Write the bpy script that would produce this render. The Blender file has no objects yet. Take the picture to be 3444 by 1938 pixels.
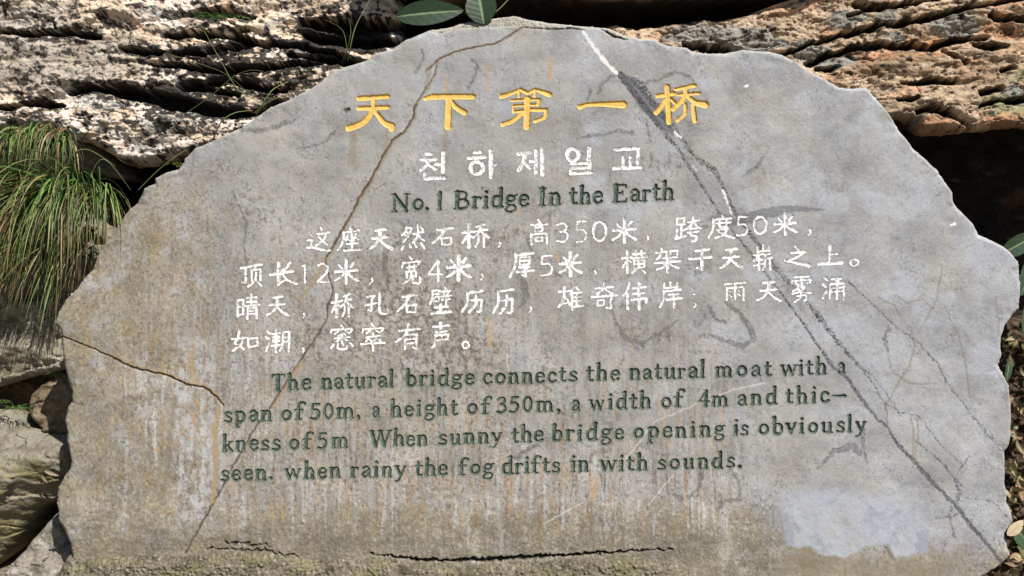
import bpy, math, random
import numpy as np
from mathutils import Vector, Matrix

sc = bpy.context.scene
COL = sc.collection
R = math.radians

# ------------------------------------------------------------------ frame of the leaning stone
# u = right, v = up along the leaning face, w = out of the face; one photo pixel is 1 mm on the face
TILT = R(12.0)
DIST = 3.0
UX = Vector((1, 0, 0))
VX = Vector((0, math.sin(TILT), math.cos(TILT)))
WX = Vector((0, -math.cos(TILT), math.sin(TILT)))
ORG = Vector((0, 0, 1.12 * math.cos(TILT)))
M3 = np.array([UX, VX, WX])

def to_world(uvw):
    return np.asarray(uvw) @ M3 + np.array(ORG)

def P(X, Y, w=0.0):
    k = (DIST - w) / DIST
    return ((X - 1722) / 1000 * k, (969 - Y) / 1000 * k, w)

# ------------------------------------------------------------------ camera, sky, sun, exposure
cam = bpy.data.cameras.new('camera')
co = bpy.data.objects.new('camera', cam)
COL.objects.link(co)
co.location = ORG + WX * DIST
co.rotation_euler = (Matrix((UX, VX, WX)).transposed()).to_euler()
cam.sensor_width = 36
cam.lens = 18 * DIST / 1.722
cam.clip_end = 500
cam.clip_start = 0.05
sc.camera = co

LF = Vector((0.42, 0.72, 0.60)).normalized()          # towards the sun, in the stone's frame
LW = (UX * LF.x + VX * LF.y + WX * LF.z).normalized()
elev = math.asin(LW.z)
azim = math.atan2(LW.x, LW.y)
wd = bpy.data.worlds.new('World')
sc.world = wd
wd.use_nodes = True
nt = wd.node_tree
nt.nodes.clear()
sky = nt.nodes.new('ShaderNodeTexSky')
sky.sky_type = 'NISHITA'
sky.sun_disc = False
sky.sun_elevation = elev
sky.sun_rotation = azim
bg = nt.nodes.new('ShaderNodeBackground')
bg.inputs[1].default_value = 0.05
ow = nt.nodes.new('ShaderNodeOutputWorld')
nt.links.new(sky.outputs[0], bg.inputs[0])
nt.links.new(bg.outputs[0], ow.inputs[0])
sun = bpy.data.lights.new('sun', 'SUN')
sun.energy = 4.8
sun.angle = R(0.5)
sun.color = (1.0, 0.955, 0.90)
so = bpy.data.objects.new('sun', sun)
COL.objects.link(so)
so.rotation_euler = LW.to_track_quat('Z', 'Y').to_euler()
so.location = LW * 20
sc.view_settings.view_transform = 'Standard'
sc.view_settings.look = 'None'
sc.view_settings.exposure = 0.50
sc.view_settings.gamma = 1.0
sc.view_settings.use_curve_mapping = False

# ------------------------------------------------------------------ noise
_rg = np.random.RandomState(7)
_ang = _rg.rand(256).astype(np.float32) * 2 * np.pi
_GX, _GY = np.cos(_ang), np.sin(_ang)

def _hash(ix, iy, seed):
    h = (ix.astype(np.uint32) * np.uint32(374761393) + iy.astype(np.uint32) * np.uint32(668265263)
         + np.uint32((seed * 2246822519) & 0xffffffff))
    h ^= h >> np.uint32(13)
    h *= np.uint32(1274126177)
    h ^= h >> np.uint32(16)
    return (h & np.uint32(255)).astype(np.int32)

def perlin(x, y, seed=0):
    x = np.asarray(x, np.float32) + 1000.0
    y = np.asarray(y, np.float32) + 1000.0
    x, y = np.broadcast_arrays(x, y)
    xi = np.floor(x); yi = np.floor(y)
    fx = x - xi; fy = y - yi
    xi = xi.astype(np.int64); yi = yi.astype(np.int64)
    u = fx * fx * fx * (fx * (fx * 6 - 15) + 10)
    v = fy * fy * fy * (fy * (fy * 6 - 15) + 10)
    def g(dx, dy):
        h = _hash(xi + dx, yi + dy, seed)
        return _GX[h] * (fx - dx) + _GY[h] * (fy - dy)
    a = g(0, 0); b = g(1, 0); c = g(0, 1); d = g(1, 1)
    return (a + (b - a) * u + (c - a) * v + (a - b - c + d) * u * v) * 1.5

def fbm(x, y, seed=0, octv=4, gain=0.5):
    s = 0; a = 1.0; t = 0
    for i in range(octv):
        s = s + a * perlin(x * 2.03 ** i, y * 2.03 ** i, seed + i * 17)
        t += a; a *= gain
    return s / t

def worley(x, y, seed=0):
    x = np.asarray(x, np.float32) + 500.0; y = np.asarray(y, np.float32) + 500.0
    xi = np.floor(x).astype(np.int64); yi = np.floor(y).astype(np.int64)
    f1 = np.full(x.shape, 9.0, np.float32); f2 = f1.copy(); r1 = np.zeros_like(f1); r2 = np.zeros_like(f1); ox = np.zeros_like(f1); oy = np.zeros_like(f1)
    for i in (-1, 0, 1):
        for j in (-1, 0, 1):
            a = _hash(xi + i, yi + j, seed) / 255.0; b = _hash(xi + i, yi + j, seed + 31) / 255.0
            dx = x - (xi + i + 0.1 + 0.8 * a); dy = y - (yi + j + 0.1 + 0.8 * b)
            d = np.hypot(dx, dy)
            m = d < f1
            f2 = np.where(m, f1, np.minimum(f2, d))
            f1 = np.where(m, d, f1)
            c = _hash(xi + i, yi + j, seed + 67) / 255.0
            r1 = np.where(m, c, r1); r2 = np.where(m, (a * 7.3) % 1.0, r2); ox = np.where(m, dx, ox); oy = np.where(m, dy, oy)
    return f1, f2 - f1, r1, r2, ox, oy

def chunks(X, Y, sx, sy, slope, seed, warp=0.35):
    """angular broken blocks: height offset (0..1 scale) and the gap between blocks"""
    a = X / sx; b = (Y + slope * X) / sy
    wa = a + warp * fbm(a * 1.3, b * 1.3, seed + 5, 3); wb = b + warp * fbm(a * 1.3, b * 1.3, seed + 9, 3)
    f, e, r1, r2, ox, oy = worley(wa, wb, seed)
    return (r1 - 0.5) + ox * (r2 - 0.5) * 1.6 + oy * (r1 * 1.7 % 1.0 - 0.75) * 1.2, e

def sst(a, b, x):
    t = np.clip((x - a) / (b - a), 0, 1)
    return t * t * (3 - 2 * t)

def rnd_at(ix, seed):
    return _hash(np.asarray(np.floor(ix)).astype(np.int64) + 5000, np.zeros_like(np.asarray(ix), dtype=np.int64), seed) / 255.0

# ------------------------------------------------------------------ geometry helpers
def mesh_from(name, verts, quads, col=None, smooth=True, mat=None, tris=None):
    me = bpy.data.meshes.new(name)
    verts = np.asarray(verts, np.float32)
    quads = np.asarray(quads, np.int32).reshape(-1, 4)
    nq = len(quads)
    loops = quads.ravel()
    starts = np.arange(nq, dtype=np.int32) * 4
    if tris is not None and len(tris):
        tris = np.asarray(tris, np.int32)
        starts = np.concatenate([starts, nq * 4 + np.arange(len(tris), dtype=np.int32) * 3])
        loops = np.concatenate([loops, tris.ravel()])
    me.vertices.add(len(verts)); me.vertices.foreach_set('co', verts.ravel())
    me.loops.add(len(loops)); me.loops.foreach_set('vertex_index', loops)
    me.polygons.add(len(starts)); me.polygons.foreach_set('loop_start', starts.astype(np.int32))
    me.update(calc_edges=True)
    me.polygons.foreach_set('use_smooth', np.full(len(starts), smooth))
    if col is not None:
        at = me.attributes.new('tint', 'FLOAT_COLOR', 'POINT')
        c4 = np.ones((len(verts), 4), np.float32); c4[:, :3] = col
        at.data.foreach_set('color', c4.ravel())
    if mat: me.materials.append(mat)
    me.validate()
    return me

def link(name, me, parent=None, label=None, cat=None, group=None, kind=None):
    o = bpy.data.objects.new(name, me)
    COL.objects.link(o)
    if parent: o.parent = parent
    if label: o['label'] = label
    if cat: o['category'] = cat
    if group: o['group'] = group
    if kind: o['kind'] = kind
    return o

def seg_dist(X, Y, pts, radii=None):
    """signed distance (negative inside) to a variable-radius polyline"""
    best = np.full(X.shape, 1e9, np.float32)
    for i in range(len(pts) - 1):
        ax, ay = pts[i]; bx, by = pts[i + 1]
        dx, dy = bx - ax, by - ay
        L = dx * dx + dy * dy + 1e-9
        t = np.clip(((X - ax) * dx + (Y - ay) * dy) / L, 0, 1)
        d = np.hypot(X - ax - t * dx, Y - ay - t * dy)
        if radii is not None:
            d = d - (radii[i] + (radii[i + 1] - radii[i]) * t)
        best = np.minimum(best, d)
    return best

def poly_sdf(X, Y, poly):
    """positive inside"""
    inside = np.zeros(X.shape, bool)
    n = len(poly)
    d = np.full(X.shape, 1e9, np.float32)
    for i in range(n):
        ax, ay = poly[i]; bx, by = poly[(i + 1) % n]
        dx, dy = bx - ax, by - ay
        t = np.clip(((X - ax) * dx + (Y - ay) * dy) / (dx * dx + dy * dy + 1e-9), 0, 1)
        d = np.minimum(d, np.hypot(X - ax - t * dx, Y - ay - t * dy))
        if ay != by:
            c = ((ay > Y) != (by > Y)) & (X < (bx - ax) * (Y - ay) / (by - ay) + ax)
            inside ^= c
    return np.where(inside, d, -d)

def catmull(pts, n=5):
    if len(pts) < 3: return pts
    out = []
    p = [pts[0]] + list(pts) + [pts[-1]]
    if pts[0] == pts[-1]:
        p = [pts[-2]] + list(pts) + [pts[1]]
    for i in range(1, len(p) - 2):
        p0, p1, p2, p3 = p[i - 1], p[i], p[i + 1], p[i + 2]
        for k in range(n):
            t = k / n
            out.append(tuple(0.5 * (2 * b + (c - a) * t + (2 * a - 5 * b + 4 * c - d) * t * t
                             + (3 * b - a - 3 * c + d) * t ** 3) for a, b, c, d in zip(p0, p1, p2, p3)))
    out.append(pts[-1])
    return out

def snap(X, Y, S, cell):
    """pull grid vertices near the zero contour of S onto it"""
    gy, gx = np.gradient(S, cell)
    g = np.hypot(gx, gy) + 1e-6
    m = (np.abs(S) < 0.62 * cell) & (g > 0.3)
    k = np.where(m, -S / g, 0)
    k = np.clip(k, -0.62 * cell, 0.62 * cell)
    return X + k * gx / g, Y + k * gy / g, np.where(m, 0, S)

def node_mat(name, rough=0.85, spec=0.25, bump=0.3, scale=120.0, cvar=0.12, speck=0.0, base=None, coat=0):
    m = bpy.data.materials.new(name)
    m.use_nodes = True
    n = m.node_tree.nodes; l = m.node_tree.links
    b = n['Principled BSDF']
    b.inputs['Roughness'].default_value = rough
    b.inputs['Specular IOR Level'].default_value = spec
    tc = n.new('ShaderNodeTexCoord')
    if base is None:
        at = n.new('ShaderNodeAttribute'); at.attribute_name = 'tint'
        src = at.outputs['Color']
    else:
        rgb = n.new('ShaderNodeRGB'); rgb.outputs[0].default_value = (*base, 1)
        src = rgb.outputs[0]
    no = n.new('ShaderNodeTexNoise'); no.inputs['Scale'].default_value = scale
    no.inputs['Detail'].default_value = 5; no.inputs['Roughness'].default_value = 0.65
    l.new(tc.outputs['Object'], no.inputs['Vector'])
    mr = n.new('ShaderNodeMapRange')
    mr.inputs[1].default_value = 0.3; mr.inputs[2].default_value = 0.7
    mr.inputs[3].default_value = 1 - cvar; mr.inputs[4].default_value = 1 + cvar
    l.new(no.outputs['Fac'], mr.inputs[0])
    mx = n.new('ShaderNodeVectorMath'); mx.operation = 'SCALE'
    l.new(src, mx.inputs[0]); l.new(mr.outputs[0], mx.inputs['Scale'])
    last = mx.outputs[0]
    if speck:
        n2 = n.new('ShaderNodeTexNoise'); n2.inputs['Scale'].default_value = scale * 1.7
        n2.inputs['Detail'].default_value = 2
        l.new(tc.outputs['Object'], n2.inputs['Vector'])
        m2 = n.new('ShaderNodeMapRange'); m2.inputs[1].default_value = 0.62; m2.inputs[2].default_value = 0.70
        m2.inputs[3].default_value = 1; m2.inputs[4].default_value = 1 - speck
        l.new(n2.outputs['Fac'], m2.inputs[0])
        m3 = n.new('ShaderNodeVectorMath'); m3.operation = 'SCALE'
        l.new(last, m3.inputs[0]); l.new(m2.outputs[0], m3.inputs['Scale'])
        last = m3.outputs[0]
    l.new(last, b.inputs['Base Color'])
    if bump:
        bp = n.new('ShaderNodeBump'); bp.inputs['Strength'].default_value = bump
        bp.inputs['Distance'].default_value = 0.004
        n3 = n.new('ShaderNodeTexNoise'); n3.inputs['Scale'].default_value = scale * 0.8
        n3.inputs['Detail'].default_value = 6
        l.new(tc.outputs['Object'], n3.inputs['Vector'])
        l.new(n3.outputs['Fac'], bp.inputs['Height'])
        l.new(bp.outputs[0], b.inputs['Normal'])
    return m

MAT_SLAB = node_mat('weathered_limestone', 0.82, 0.2, 0.18, 140, 0.07, 0.10)
MAT_ROCK = node_mat('lichened_rock', 0.92, 0.15, 0.9, 90, 0.22, 0.35)
MAT_SOIL = node_mat('dark_soil', 0.95, 0.1, 1.0, 60, 0.5, 0.4)
MAT_PAINT = node_mat('weathered_paint', 0.6, 0.3, 0.25, 160, 0.06, 0.0)
MAT_LEAF = node_mat('leaf_surface', 0.5, 0.35, 0.15, 60, 0.12, 0.0)

# ------------------------------------------------------------------ large structure: ground and hillside
def grid_quads(nx, ny):
    i = np.arange(nx - 1)[None, :] + np.arange(ny - 1)[:, None] * nx
    return np.stack([i, i + nx, i + nx + 1, i + 1], -1).reshape(-1, 4)

def build_ground():
    xs = np.sign(np.linspace(-1, 1, 161)) * np.abs(np.linspace(-1, 1, 161)) ** 2.2 * 150
    X, Y = np.meshgrid(xs, xs)
    r = np.hypot(X, Y)
    Z = 0.02 * fbm(X * 0.8, Y * 0.8, 3) + 0.004 * fbm(X * 9, Y * 9, 4)
    f = fbm(X * 2, Y * 2, 9)
    c = np.array([0.16, 0.135, 0.10]) * (1 + 0.4 * f[..., None])
    q = grid_quads(161, 161)[:, ::-1]
    me = mesh_from('ground', np.stack([X, Y, Z], -1).reshape(-1, 3), q, c.reshape(-1, 3), True, MAT_SOIL)
    link('ground', me, kind='structure')

def build_bank():
    # dark earth bank behind the boulders, rising into a slope above and behind them
    us = np.linspace(-7, 7, 421); t = np.linspace(0, 1, 261)
    U, T = np.meshgrid(us, t)
    V = -1.2 + T * 3.6
    W = -0.95 - 0.25 * np.clip(V - 1.0, 0, 9) ** 1.1 * 2.0 + 0.16 * fbm(U * 1.4, V * 1.7, 51, 5) + 0.05 * fbm(U * 9, V * 9, 52, 4)
    W = W + 0.03 * np.abs(fbm(U * 22, V * 22, 53, 3))
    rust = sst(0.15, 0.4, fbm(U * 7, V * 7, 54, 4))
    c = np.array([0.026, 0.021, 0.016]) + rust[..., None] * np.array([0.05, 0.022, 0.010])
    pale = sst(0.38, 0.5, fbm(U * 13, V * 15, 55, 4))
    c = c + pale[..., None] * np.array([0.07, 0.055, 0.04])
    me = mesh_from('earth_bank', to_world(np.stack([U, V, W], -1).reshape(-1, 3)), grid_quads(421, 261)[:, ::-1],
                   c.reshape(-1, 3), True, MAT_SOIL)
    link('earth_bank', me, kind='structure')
    # the slope goes on beyond the bank
    xs = np.linspace(-60, 60, 121); ys = np.linspace(0, 1, 61)
    X, T = np.meshgrid(xs, ys)
    Yw = 2.0 + T * 70
    Z = 2.0 + T * 22 + 1.2 * fbm(X * 0.15, Yw * 0.15, 61) * (0.2 + T) - 0.004 * X ** 2
    g = fbm(X * 0.7, Yw * 0.7, 62)
    c = np.array([0.06, 0.075, 0.03]) * (1 + 0.5 * g[..., None])
    me = mesh_from('hillside', np.stack([X, Yw, Z], -1).reshape(-1, 3), grid_quads(121, 61)[:, ::-1], c.reshape(-1, 3), True, MAT_SOIL)
    link('hillside', me, kind='structure')

build_ground()
build_bank()

# ------------------------------------------------------------------ rocks
def build_rock(name, poly, w0, back, cell, height, colour, label, cat='rock', round_r=40, round_d=0.06, edge_noise=6, seed=1, group=None, taper=0.25):
    """height-mapped boulder with a real back; poly in photo px seen at depth w0"""
    poly = [(float(a), float(b)) for a, b in poly]
    xs = [p[0] for p in poly]; ys = [p[1] for p in poly]
    gx = np.arange(min(xs) - 12, max(xs) + 12, cell, dtype=np.float32)
    gy = np.arange(min(ys) - 12, max(ys) + 12, cell, dtype=np.float32)
    X, Y = np.meshgrid(gx, gy)
    S = poly_sdf(X, Y, poly)
    S = S + edge_noise * fbm(X / 45, Y / 45, seed + 70, 4)
    X2, Y2, S2 = snap(X, Y, S, cell)
    inside = S2 >= 0
    q = grid_quads(len(gx), len(gy))
    ok = inside.ravel()[q].all(1)
    q = q[ok]
    h = height(X2, Y2, np.maximum(S2, 0))
    d = np.clip(np.maximum(S2, 0) / round_r, 0, 1)
    h = h - round_d * (1 - np.sqrt(1 - (1 - d) ** 2))
    W = w0 + h
    k = (DIST - w0) / DIST
    uvw = np.stack([(X2 - 1722) / 1000 * k, (969 - Y2) / 1000 * k, W], -1).reshape(-1, 3)
    hs = np.clip(h - np.median(h[inside]), -0.15, 0.15) * 260
    c = colour(X2 + 0.3 * hs, Y2 + hs, hs, np.maximum(S2, 0)).reshape(-1, 3)
    used = np.unique(q)
    remap = np.full(len(uvw), -1, np.int64); remap[used] = np.arange(len(used))
    q = remap[q]; uvw = uvw[used]; c = c[used]
    # skirt
    e = np.concatenate([q[:, [0, 1]], q[:, [1, 2]], q[:, [2, 3]], q[:, [3, 0]]])
    N = len(uvw)
    key = e[:, 0].astype(np.int64) * N + e[:, 1]
    rkey = e[:, 1].astype(np.int64) * N + e[:, 0]
    be = e[~np.isin(key, rkey)]
    bv = np.unique(be)
    cen = uvw.mean(0)
    verts = [uvw]; cols = [c]; quads = [q]
    prev = bv; 
    idx = {}
    prev_map = np.arange(N)
    off = N
    levels = 14
    for li in range(1, levels + 1):
        f = li / levels
        nv = uvw[bv].copy()
        nv[:, 2] -= back * f
        shrink = 1 - taper * f ** (2 if taper < 0.3 else 0.8)
        jit = 0.03 * fbm(nv[:, 0] * 6 + li * 3.1, nv[:, 1] * 6, seed + 90, 3)
        nv[:, :2] = cen[:2] + (nv[:, :2] - cen[:2]) * (shrink + jit[:, None] * f)
        new_map = np.full(N, -1, np.int64); new_map[bv] = off + np.arange(len(bv))
        a, b = be[:, 0], be[:, 1]
        quads.append(np.stack([prev_map[b], prev_map[a], new_map[a], new_map[b]], -1))
        verts.append(nv); cols.append(c.mean(0)[None] * (0.75 + 0.9 * fbm((nv[:, 0] + 0.6 * nv[:, 1]) * 14, nv[:, 2] * 14, seed + 91, 4)[:, None]).clip(0.1, 2))
        prev_map = new_map; off += len(bv)
    # cap
    verts.append(np.array([[cen[0], cen[1], cen[2] - back]])); cols.append(c.mean(0)[None])
    a, b = be[:, 0], be[:, 1]
    tris = np.stack([prev_map[b], prev_map[a], np.full(len(a), off)], -1)
    V = to_world(np.concatenate(verts))
    org = V.mean(0); 
    me = mesh_from(name, V - org, np.concatenate(quads), np.concatenate(cols), True, MAT_ROCK, tris)
    o = link(name, me, label=label, cat=cat, group=group)
    o.location = org
    return o

def mixc(c, col, m):
    return c * (1 - m[..., None]) + np.array(col) * m[..., None]

def crevices(X, Y, lst, seed):
    """returns 0..1 mask of open crevices"""
    out = np.zeros(X.shape, np.float32)
    dx = 10 * fbm(X / 60, Y / 50, seed, 2); dy = 12 * fbm(X / 60, Y / 50, seed + 5, 2) + 4 * fbm(X / 18, Y / 18, seed + 6, 2)
    for w0, w1, pts in lst:
        n = len(pts)
        rad = [w0 + (w1 - w0) * math.sin(math.pi * i / max(1, n - 1)) for i in range(n)]
        x0 = min(p[0] for p in pts) - 50; x1 = max(p[0] for p in pts) + 50
        y0 = min(p[1] for p in pts) - 50; y1 = max(p[1] for p in pts) + 50
        m = (X > x0) & (X < x1) & (Y > y0) & (Y < y1)
        if not m.any(): continue
        d = seg_dist(X[m] + dx[m], Y[m] + dy[m], pts, rad)
        out[m] = np.maximum(out[m], 1 - sst(-4, 9, d))
    return out

def strata(X, Y, slope, seed, amp=0.07, layers=0.021, thick=0.062):
    s = (-(Y) - slope * X) / 1000 + 0.035 * fbm(X / 420, Y / 300, seed, 3)
    t = s / thick + 0.9 * fbm(X / 380, Y / 160, seed + 1, 3)
    f = t - np.floor(t)
    lay = np.floor(t)
    a1 = 0.5 + 0.9 * perlin(X / 330, lay * 3.7, seed + 2)
    p = sst(0, 0.14, f) * (1 - 0.75 * f) * np.clip(a1, 0.05, 1.3)
    t2 = s / layers + 0.8 * fbm(X / 160, Y / 60, seed + 3, 3)
    f2 = t2 - np.floor(t2)
    a2 = np.clip(0.35 + 1.1 * perlin(X / 150, np.floor(t2) * 2.9, seed + 4), 0, 1.2)
    p2 = sst(0, 0.2, f2) * (1 - 0.8 * f2) * a2
    return amp * p + amp * 0.30 * p2

LEFT_CR = [
    (5, 21, [(235, 306), (353, 300), (454, 318), (555, 338), (656, 358), (757, 380), (870, 388), (960, 345)]),
    (3, 10, [(-60, 378), (0, 373), (60, 368), (116, 355), (227, 363)]),
    (2, 6, [(540, 108), (656, 101), (757, 106), (838, 126), (880, 140)]),
    (2, 9, [(560, 172), (681, 180), (757, 150), (858, 131), (984, 141), (1110, 172), (1211, 207)]),
    (3, 8, [(510, 218), (656, 227), (757, 237), (858, 228), (1000, 222), (1080, 210)]),
    (8, 24, [(995, 50), (1110, 62), (1240, 72), (1330, 60)]),
    (6, 20, [(1010, 100), (1120, 118), (1260, 128), (1340, 120)]),
    (2, 6, [(400, 165), (470, 170), (540, 178)]),
    (3, 9, [(960, 180), (1060, 190), (1150, 205), (1230, 215)]),
    (2, 5, [(600, 290), (700, 300), (800, 318)]),
    (3, 7, [(640, 285), (760, 262), (880, 300), (960, 310)]),
    (2, 5, [(0, 108), (120, 118), (220, 112), (330, 122)]),
    (3, 11, [(620, 30), (720, 22), (830, 40)]),
]

def left_height(X, Y, S):
    smooth = sst(520, 100, X) * sst(40, 150, Y) * sst(330, 240, Y)     # the broad worn face at the left
    h = strata(X, Y, 0.10, 11, 0.022, 0.034, 0.105) * (1 - 0.85 * smooth)
    k1, e1 = chunks(X, Y, 190, 62, 0.12, 301); k2, e2 = chunks(X, Y, 62, 26, 0.10, 307)
    h = h + (0.022 * k1 + 0.002 * k2 - 0.02 * sst(0.10, 0.0, e1) * sst(-0.1, 0.2, fbm(X / 160, Y / 90, 311, 2)) - 0.008 * sst(0.12, 0, e2)) * (1 - 0.75 * smooth)
    h = h + 0.04 * fbm(X / 340, Y / 200, 13, 2) + 0.020 * fbm(X / 95, Y / 60, 17, 3) + 0.006 * fbm(X / 40, Y / 28, 14, 3) + 0.0016 * fbm(X / 11, Y / 9, 15, 3)
    pits = sst(0.22, 0.5, fbm(X / 26, Y / 17, 16, 3)) * (1 - 0.6 * smooth)
    h = h - 0.005 * pits
    # lower shelf stands proud and ends in a lip
    h = h + 0.07 * sst(340, 420, Y + 0.06 * (400 - X)) - 0.10 * sst(250, 60, Y) * sst(200, 900, X)
    h = h - 0.12 * crevices(X, Y, LEFT_CR, 21)
    return h

def blobs(X, Y, lst, n, amp=0.35):
    m = np.zeros(X.shape, np.float32)
    for cx, cy, rx, ry, s in lst:
        m = np.maximum(m, s * (1 - np.hypot((X - cx) / rx, (Y - cy) / ry)))
    return m + amp * n

def left_colour(X, Y, h, S):
    n1 = fbm(X / 130, Y / 70, 31, 5, 0.6); n2 = fbm(X / 24, Y / 17, 32, 5, 0.62); n3 = fbm(X / 55, Y / 34, 33, 4, 0.6)
    n4 = fbm(X / 8, Y / 7, 34, 3)
    c = np.ones(X.shape + (3,)) * np.array([0.60, 0.475, 0.35])
    c = mixc(c, [0.72, 0.61, 0.52], sst(-0.05, 0.3, n1 + 0.5 * n2))
    c = mixc(c, [0.42, 0.28, 0.17], sst(0.12, 0.42, fbm(X / 110, Y / 60, 35, 4)) * 0.6)
    _, eb, rb, rb2, _, _ = worley(X / 95 + 0.5 * n3, (Y + 0.1 * X) / 38 + 0.5 * n3, 341)
    c = c * (0.80 + 0.34 * rb)[..., None]
    c = mixc(c, [0.74, 0.66, 0.57], (rb2 > 0.72) * 0.7)
    grey = sst(-0.1, 0.3, blobs(X, Y, [(150, 200, 420, 150, 1.0), (400, 160, 150, 60, 0.9), (60, 60, 260, 90, .6)], n3, 0.7))
    c = mixc(c, [0.29, 0.255, 0.205], grey * 0.75)
    # grey-blue leafy lichen
    lich = sst(0.15, 0.32, blobs(X, Y, [(1010, 170, 110, 60, 1), (900, 120, 70, 40, .8), (350, 360, 110, 45, 1), (660, 395, 130, 70, 1),
                                     (520, 25, 90, 30, .9), (700, 235, 90, 25, .6), (520, 510, 100, 40, .8), (1060, 215, 90, 40, .9),
                                     (560, 440, 120, 60, .9), (200, 110, 80, 26, .8), (760, 420, 70, 30, .8), (900, 40, 50, 50, .6)], n2, 0.95))
    c = mixc(c, [0.17, 0.20, 0.20], lich * sst(-0.35, 0.1, n4) * 0.9)
    # black crust lichen, dense in the middle and upper right, plus crevice shade painted in
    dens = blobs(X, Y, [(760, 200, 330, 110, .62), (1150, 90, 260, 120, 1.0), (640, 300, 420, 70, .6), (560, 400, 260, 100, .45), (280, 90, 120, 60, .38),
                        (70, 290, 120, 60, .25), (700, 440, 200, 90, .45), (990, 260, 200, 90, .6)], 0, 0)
    cr_shade = crevices(X - 0.3 * h, Y - h, [(a + 10, b + 26, p) for a, b, p in LEFT_CR], 21)
    blk = sst(0.20, 0.27, dens * 0.46 + 0.85 * n2 + 0.66 * n3 + 0.10 + 0.20 * cr_shade)
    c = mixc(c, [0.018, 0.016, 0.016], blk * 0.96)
    spk = sst(0.30, 0.42, n4 * 0.8 + 0.35 * n3 + 0.05)
    c = mixc(c, [0.05, 0.045, 0.045], spk * 0.75)
    c = mixc(c, [0.13, 0.11, 0.09], sst(0.12, 0.3, n2 + 0.4 * n3) * 0.35)
    c = mixc(c, [0.02, 0.017, 0.015], crevices(X - 0.3 * h, Y - h, LEFT_CR, 21) * 0.95)  # near-black painted into the open crevices as their shade
    return c

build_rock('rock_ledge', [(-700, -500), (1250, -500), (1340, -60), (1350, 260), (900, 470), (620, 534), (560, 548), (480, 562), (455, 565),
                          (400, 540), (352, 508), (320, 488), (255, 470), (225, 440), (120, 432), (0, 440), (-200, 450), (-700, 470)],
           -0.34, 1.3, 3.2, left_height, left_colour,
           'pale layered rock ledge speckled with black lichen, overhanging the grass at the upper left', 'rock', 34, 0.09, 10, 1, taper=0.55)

RIGHT_CR = [
    (2, 4, [(2630, 188), (2700, 160), (2783, 130), (2870, 112), (2952, 92), (3145, 53), (3318, 19), (3444, -5)]),
    (3, 8, [(2705, 224), (2760, 200), (2855, 169), (2928, 159), (3053, 154), (3121, 169), (3193, 140), (3314, 128)]),
    (3, 10, [(2860, 165), (2940, 154), (3030, 152)]),
    (3, 6, [(2734, 243), (2775, 238), (2812, 227)]),
    (2, 4, [(2850, 50), (2966, 30), (3072, 10), (3160, -10)]),
    (2, 4, [(3014, 290), (3060, 292), (3111, 288), (3183, 285)]),
    (6, 13, [(3270, 160), (3310, 166), (3365, 162)]),
    (4, 8, [(3352, 241), (3391, 237)]),
    (2, 5, [(2995, 350), (3053, 345)]),
    (3, 8, [(3060, 388), (3120, 376), (3169, 395), (3240, 436)]),
    (4, 10, [(3270, 322), (3343, 309)]),
    (2, 3, [(3270, 360), (3350, 352), (3425, 346), (3560, 330)]),
    (2, 4, [(3165, 175), (3190, 200), (3225, 228)]),
    (2, 5, [(2880, 12), (2950, 30), (3000, 20), (3040, 25)]),
    (3, 6, [(3320, 60), (3380, 70), (3470, 80)]),
    (3, 8, [(2300, 152), (2350, 160), (2460, 172)]),
]

def right_height(X, Y, S):
    low = sst(180, 240, Y + 0.20 * (X - 2900) * 0.6)          # the lower block is massive, not layered
    h = strata(X, Y, -0.24, 41, 0.024, 0.03, 0.09) * (1 - 0.85 * low)
    k1, e1 = chunks(X, Y, 170, 48, 0.22, 321); k2, e2 = chunks(X, Y, 52, 20, 0.22, 327)
    h = h + (0.018 * k1 + 0.004 * k2 - 0.02 * sst(0.10, 0.0, e1) * sst(-0.1, 0.2, fbm(X / 160, Y / 90, 331, 2)) - 0.006 * sst(0.12, 0, e2)) * (1 - 0.5 * low)
    h = h + 0.05 * fbm(X / 300, Y / 160, 43, 3) + 0.018 * fbm(X / 90, Y / 42, 48, 3) + 0.005 * fbm(X / 46, Y / 24, 44, 3) + 0.0022 * fbm(X / 11, Y / 8, 45, 3)
    pits = sst(0.2, 0.5, fbm((X + 0.6 * Y) / 40, Y / 15, 46, 3))
    h = h - (0.004 + 0.014 * low) * pits
    h = h + 0.06 * low
    h = h - 0.11 * crevices(X, Y, RIGHT_CR, 47)
    return h

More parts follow.
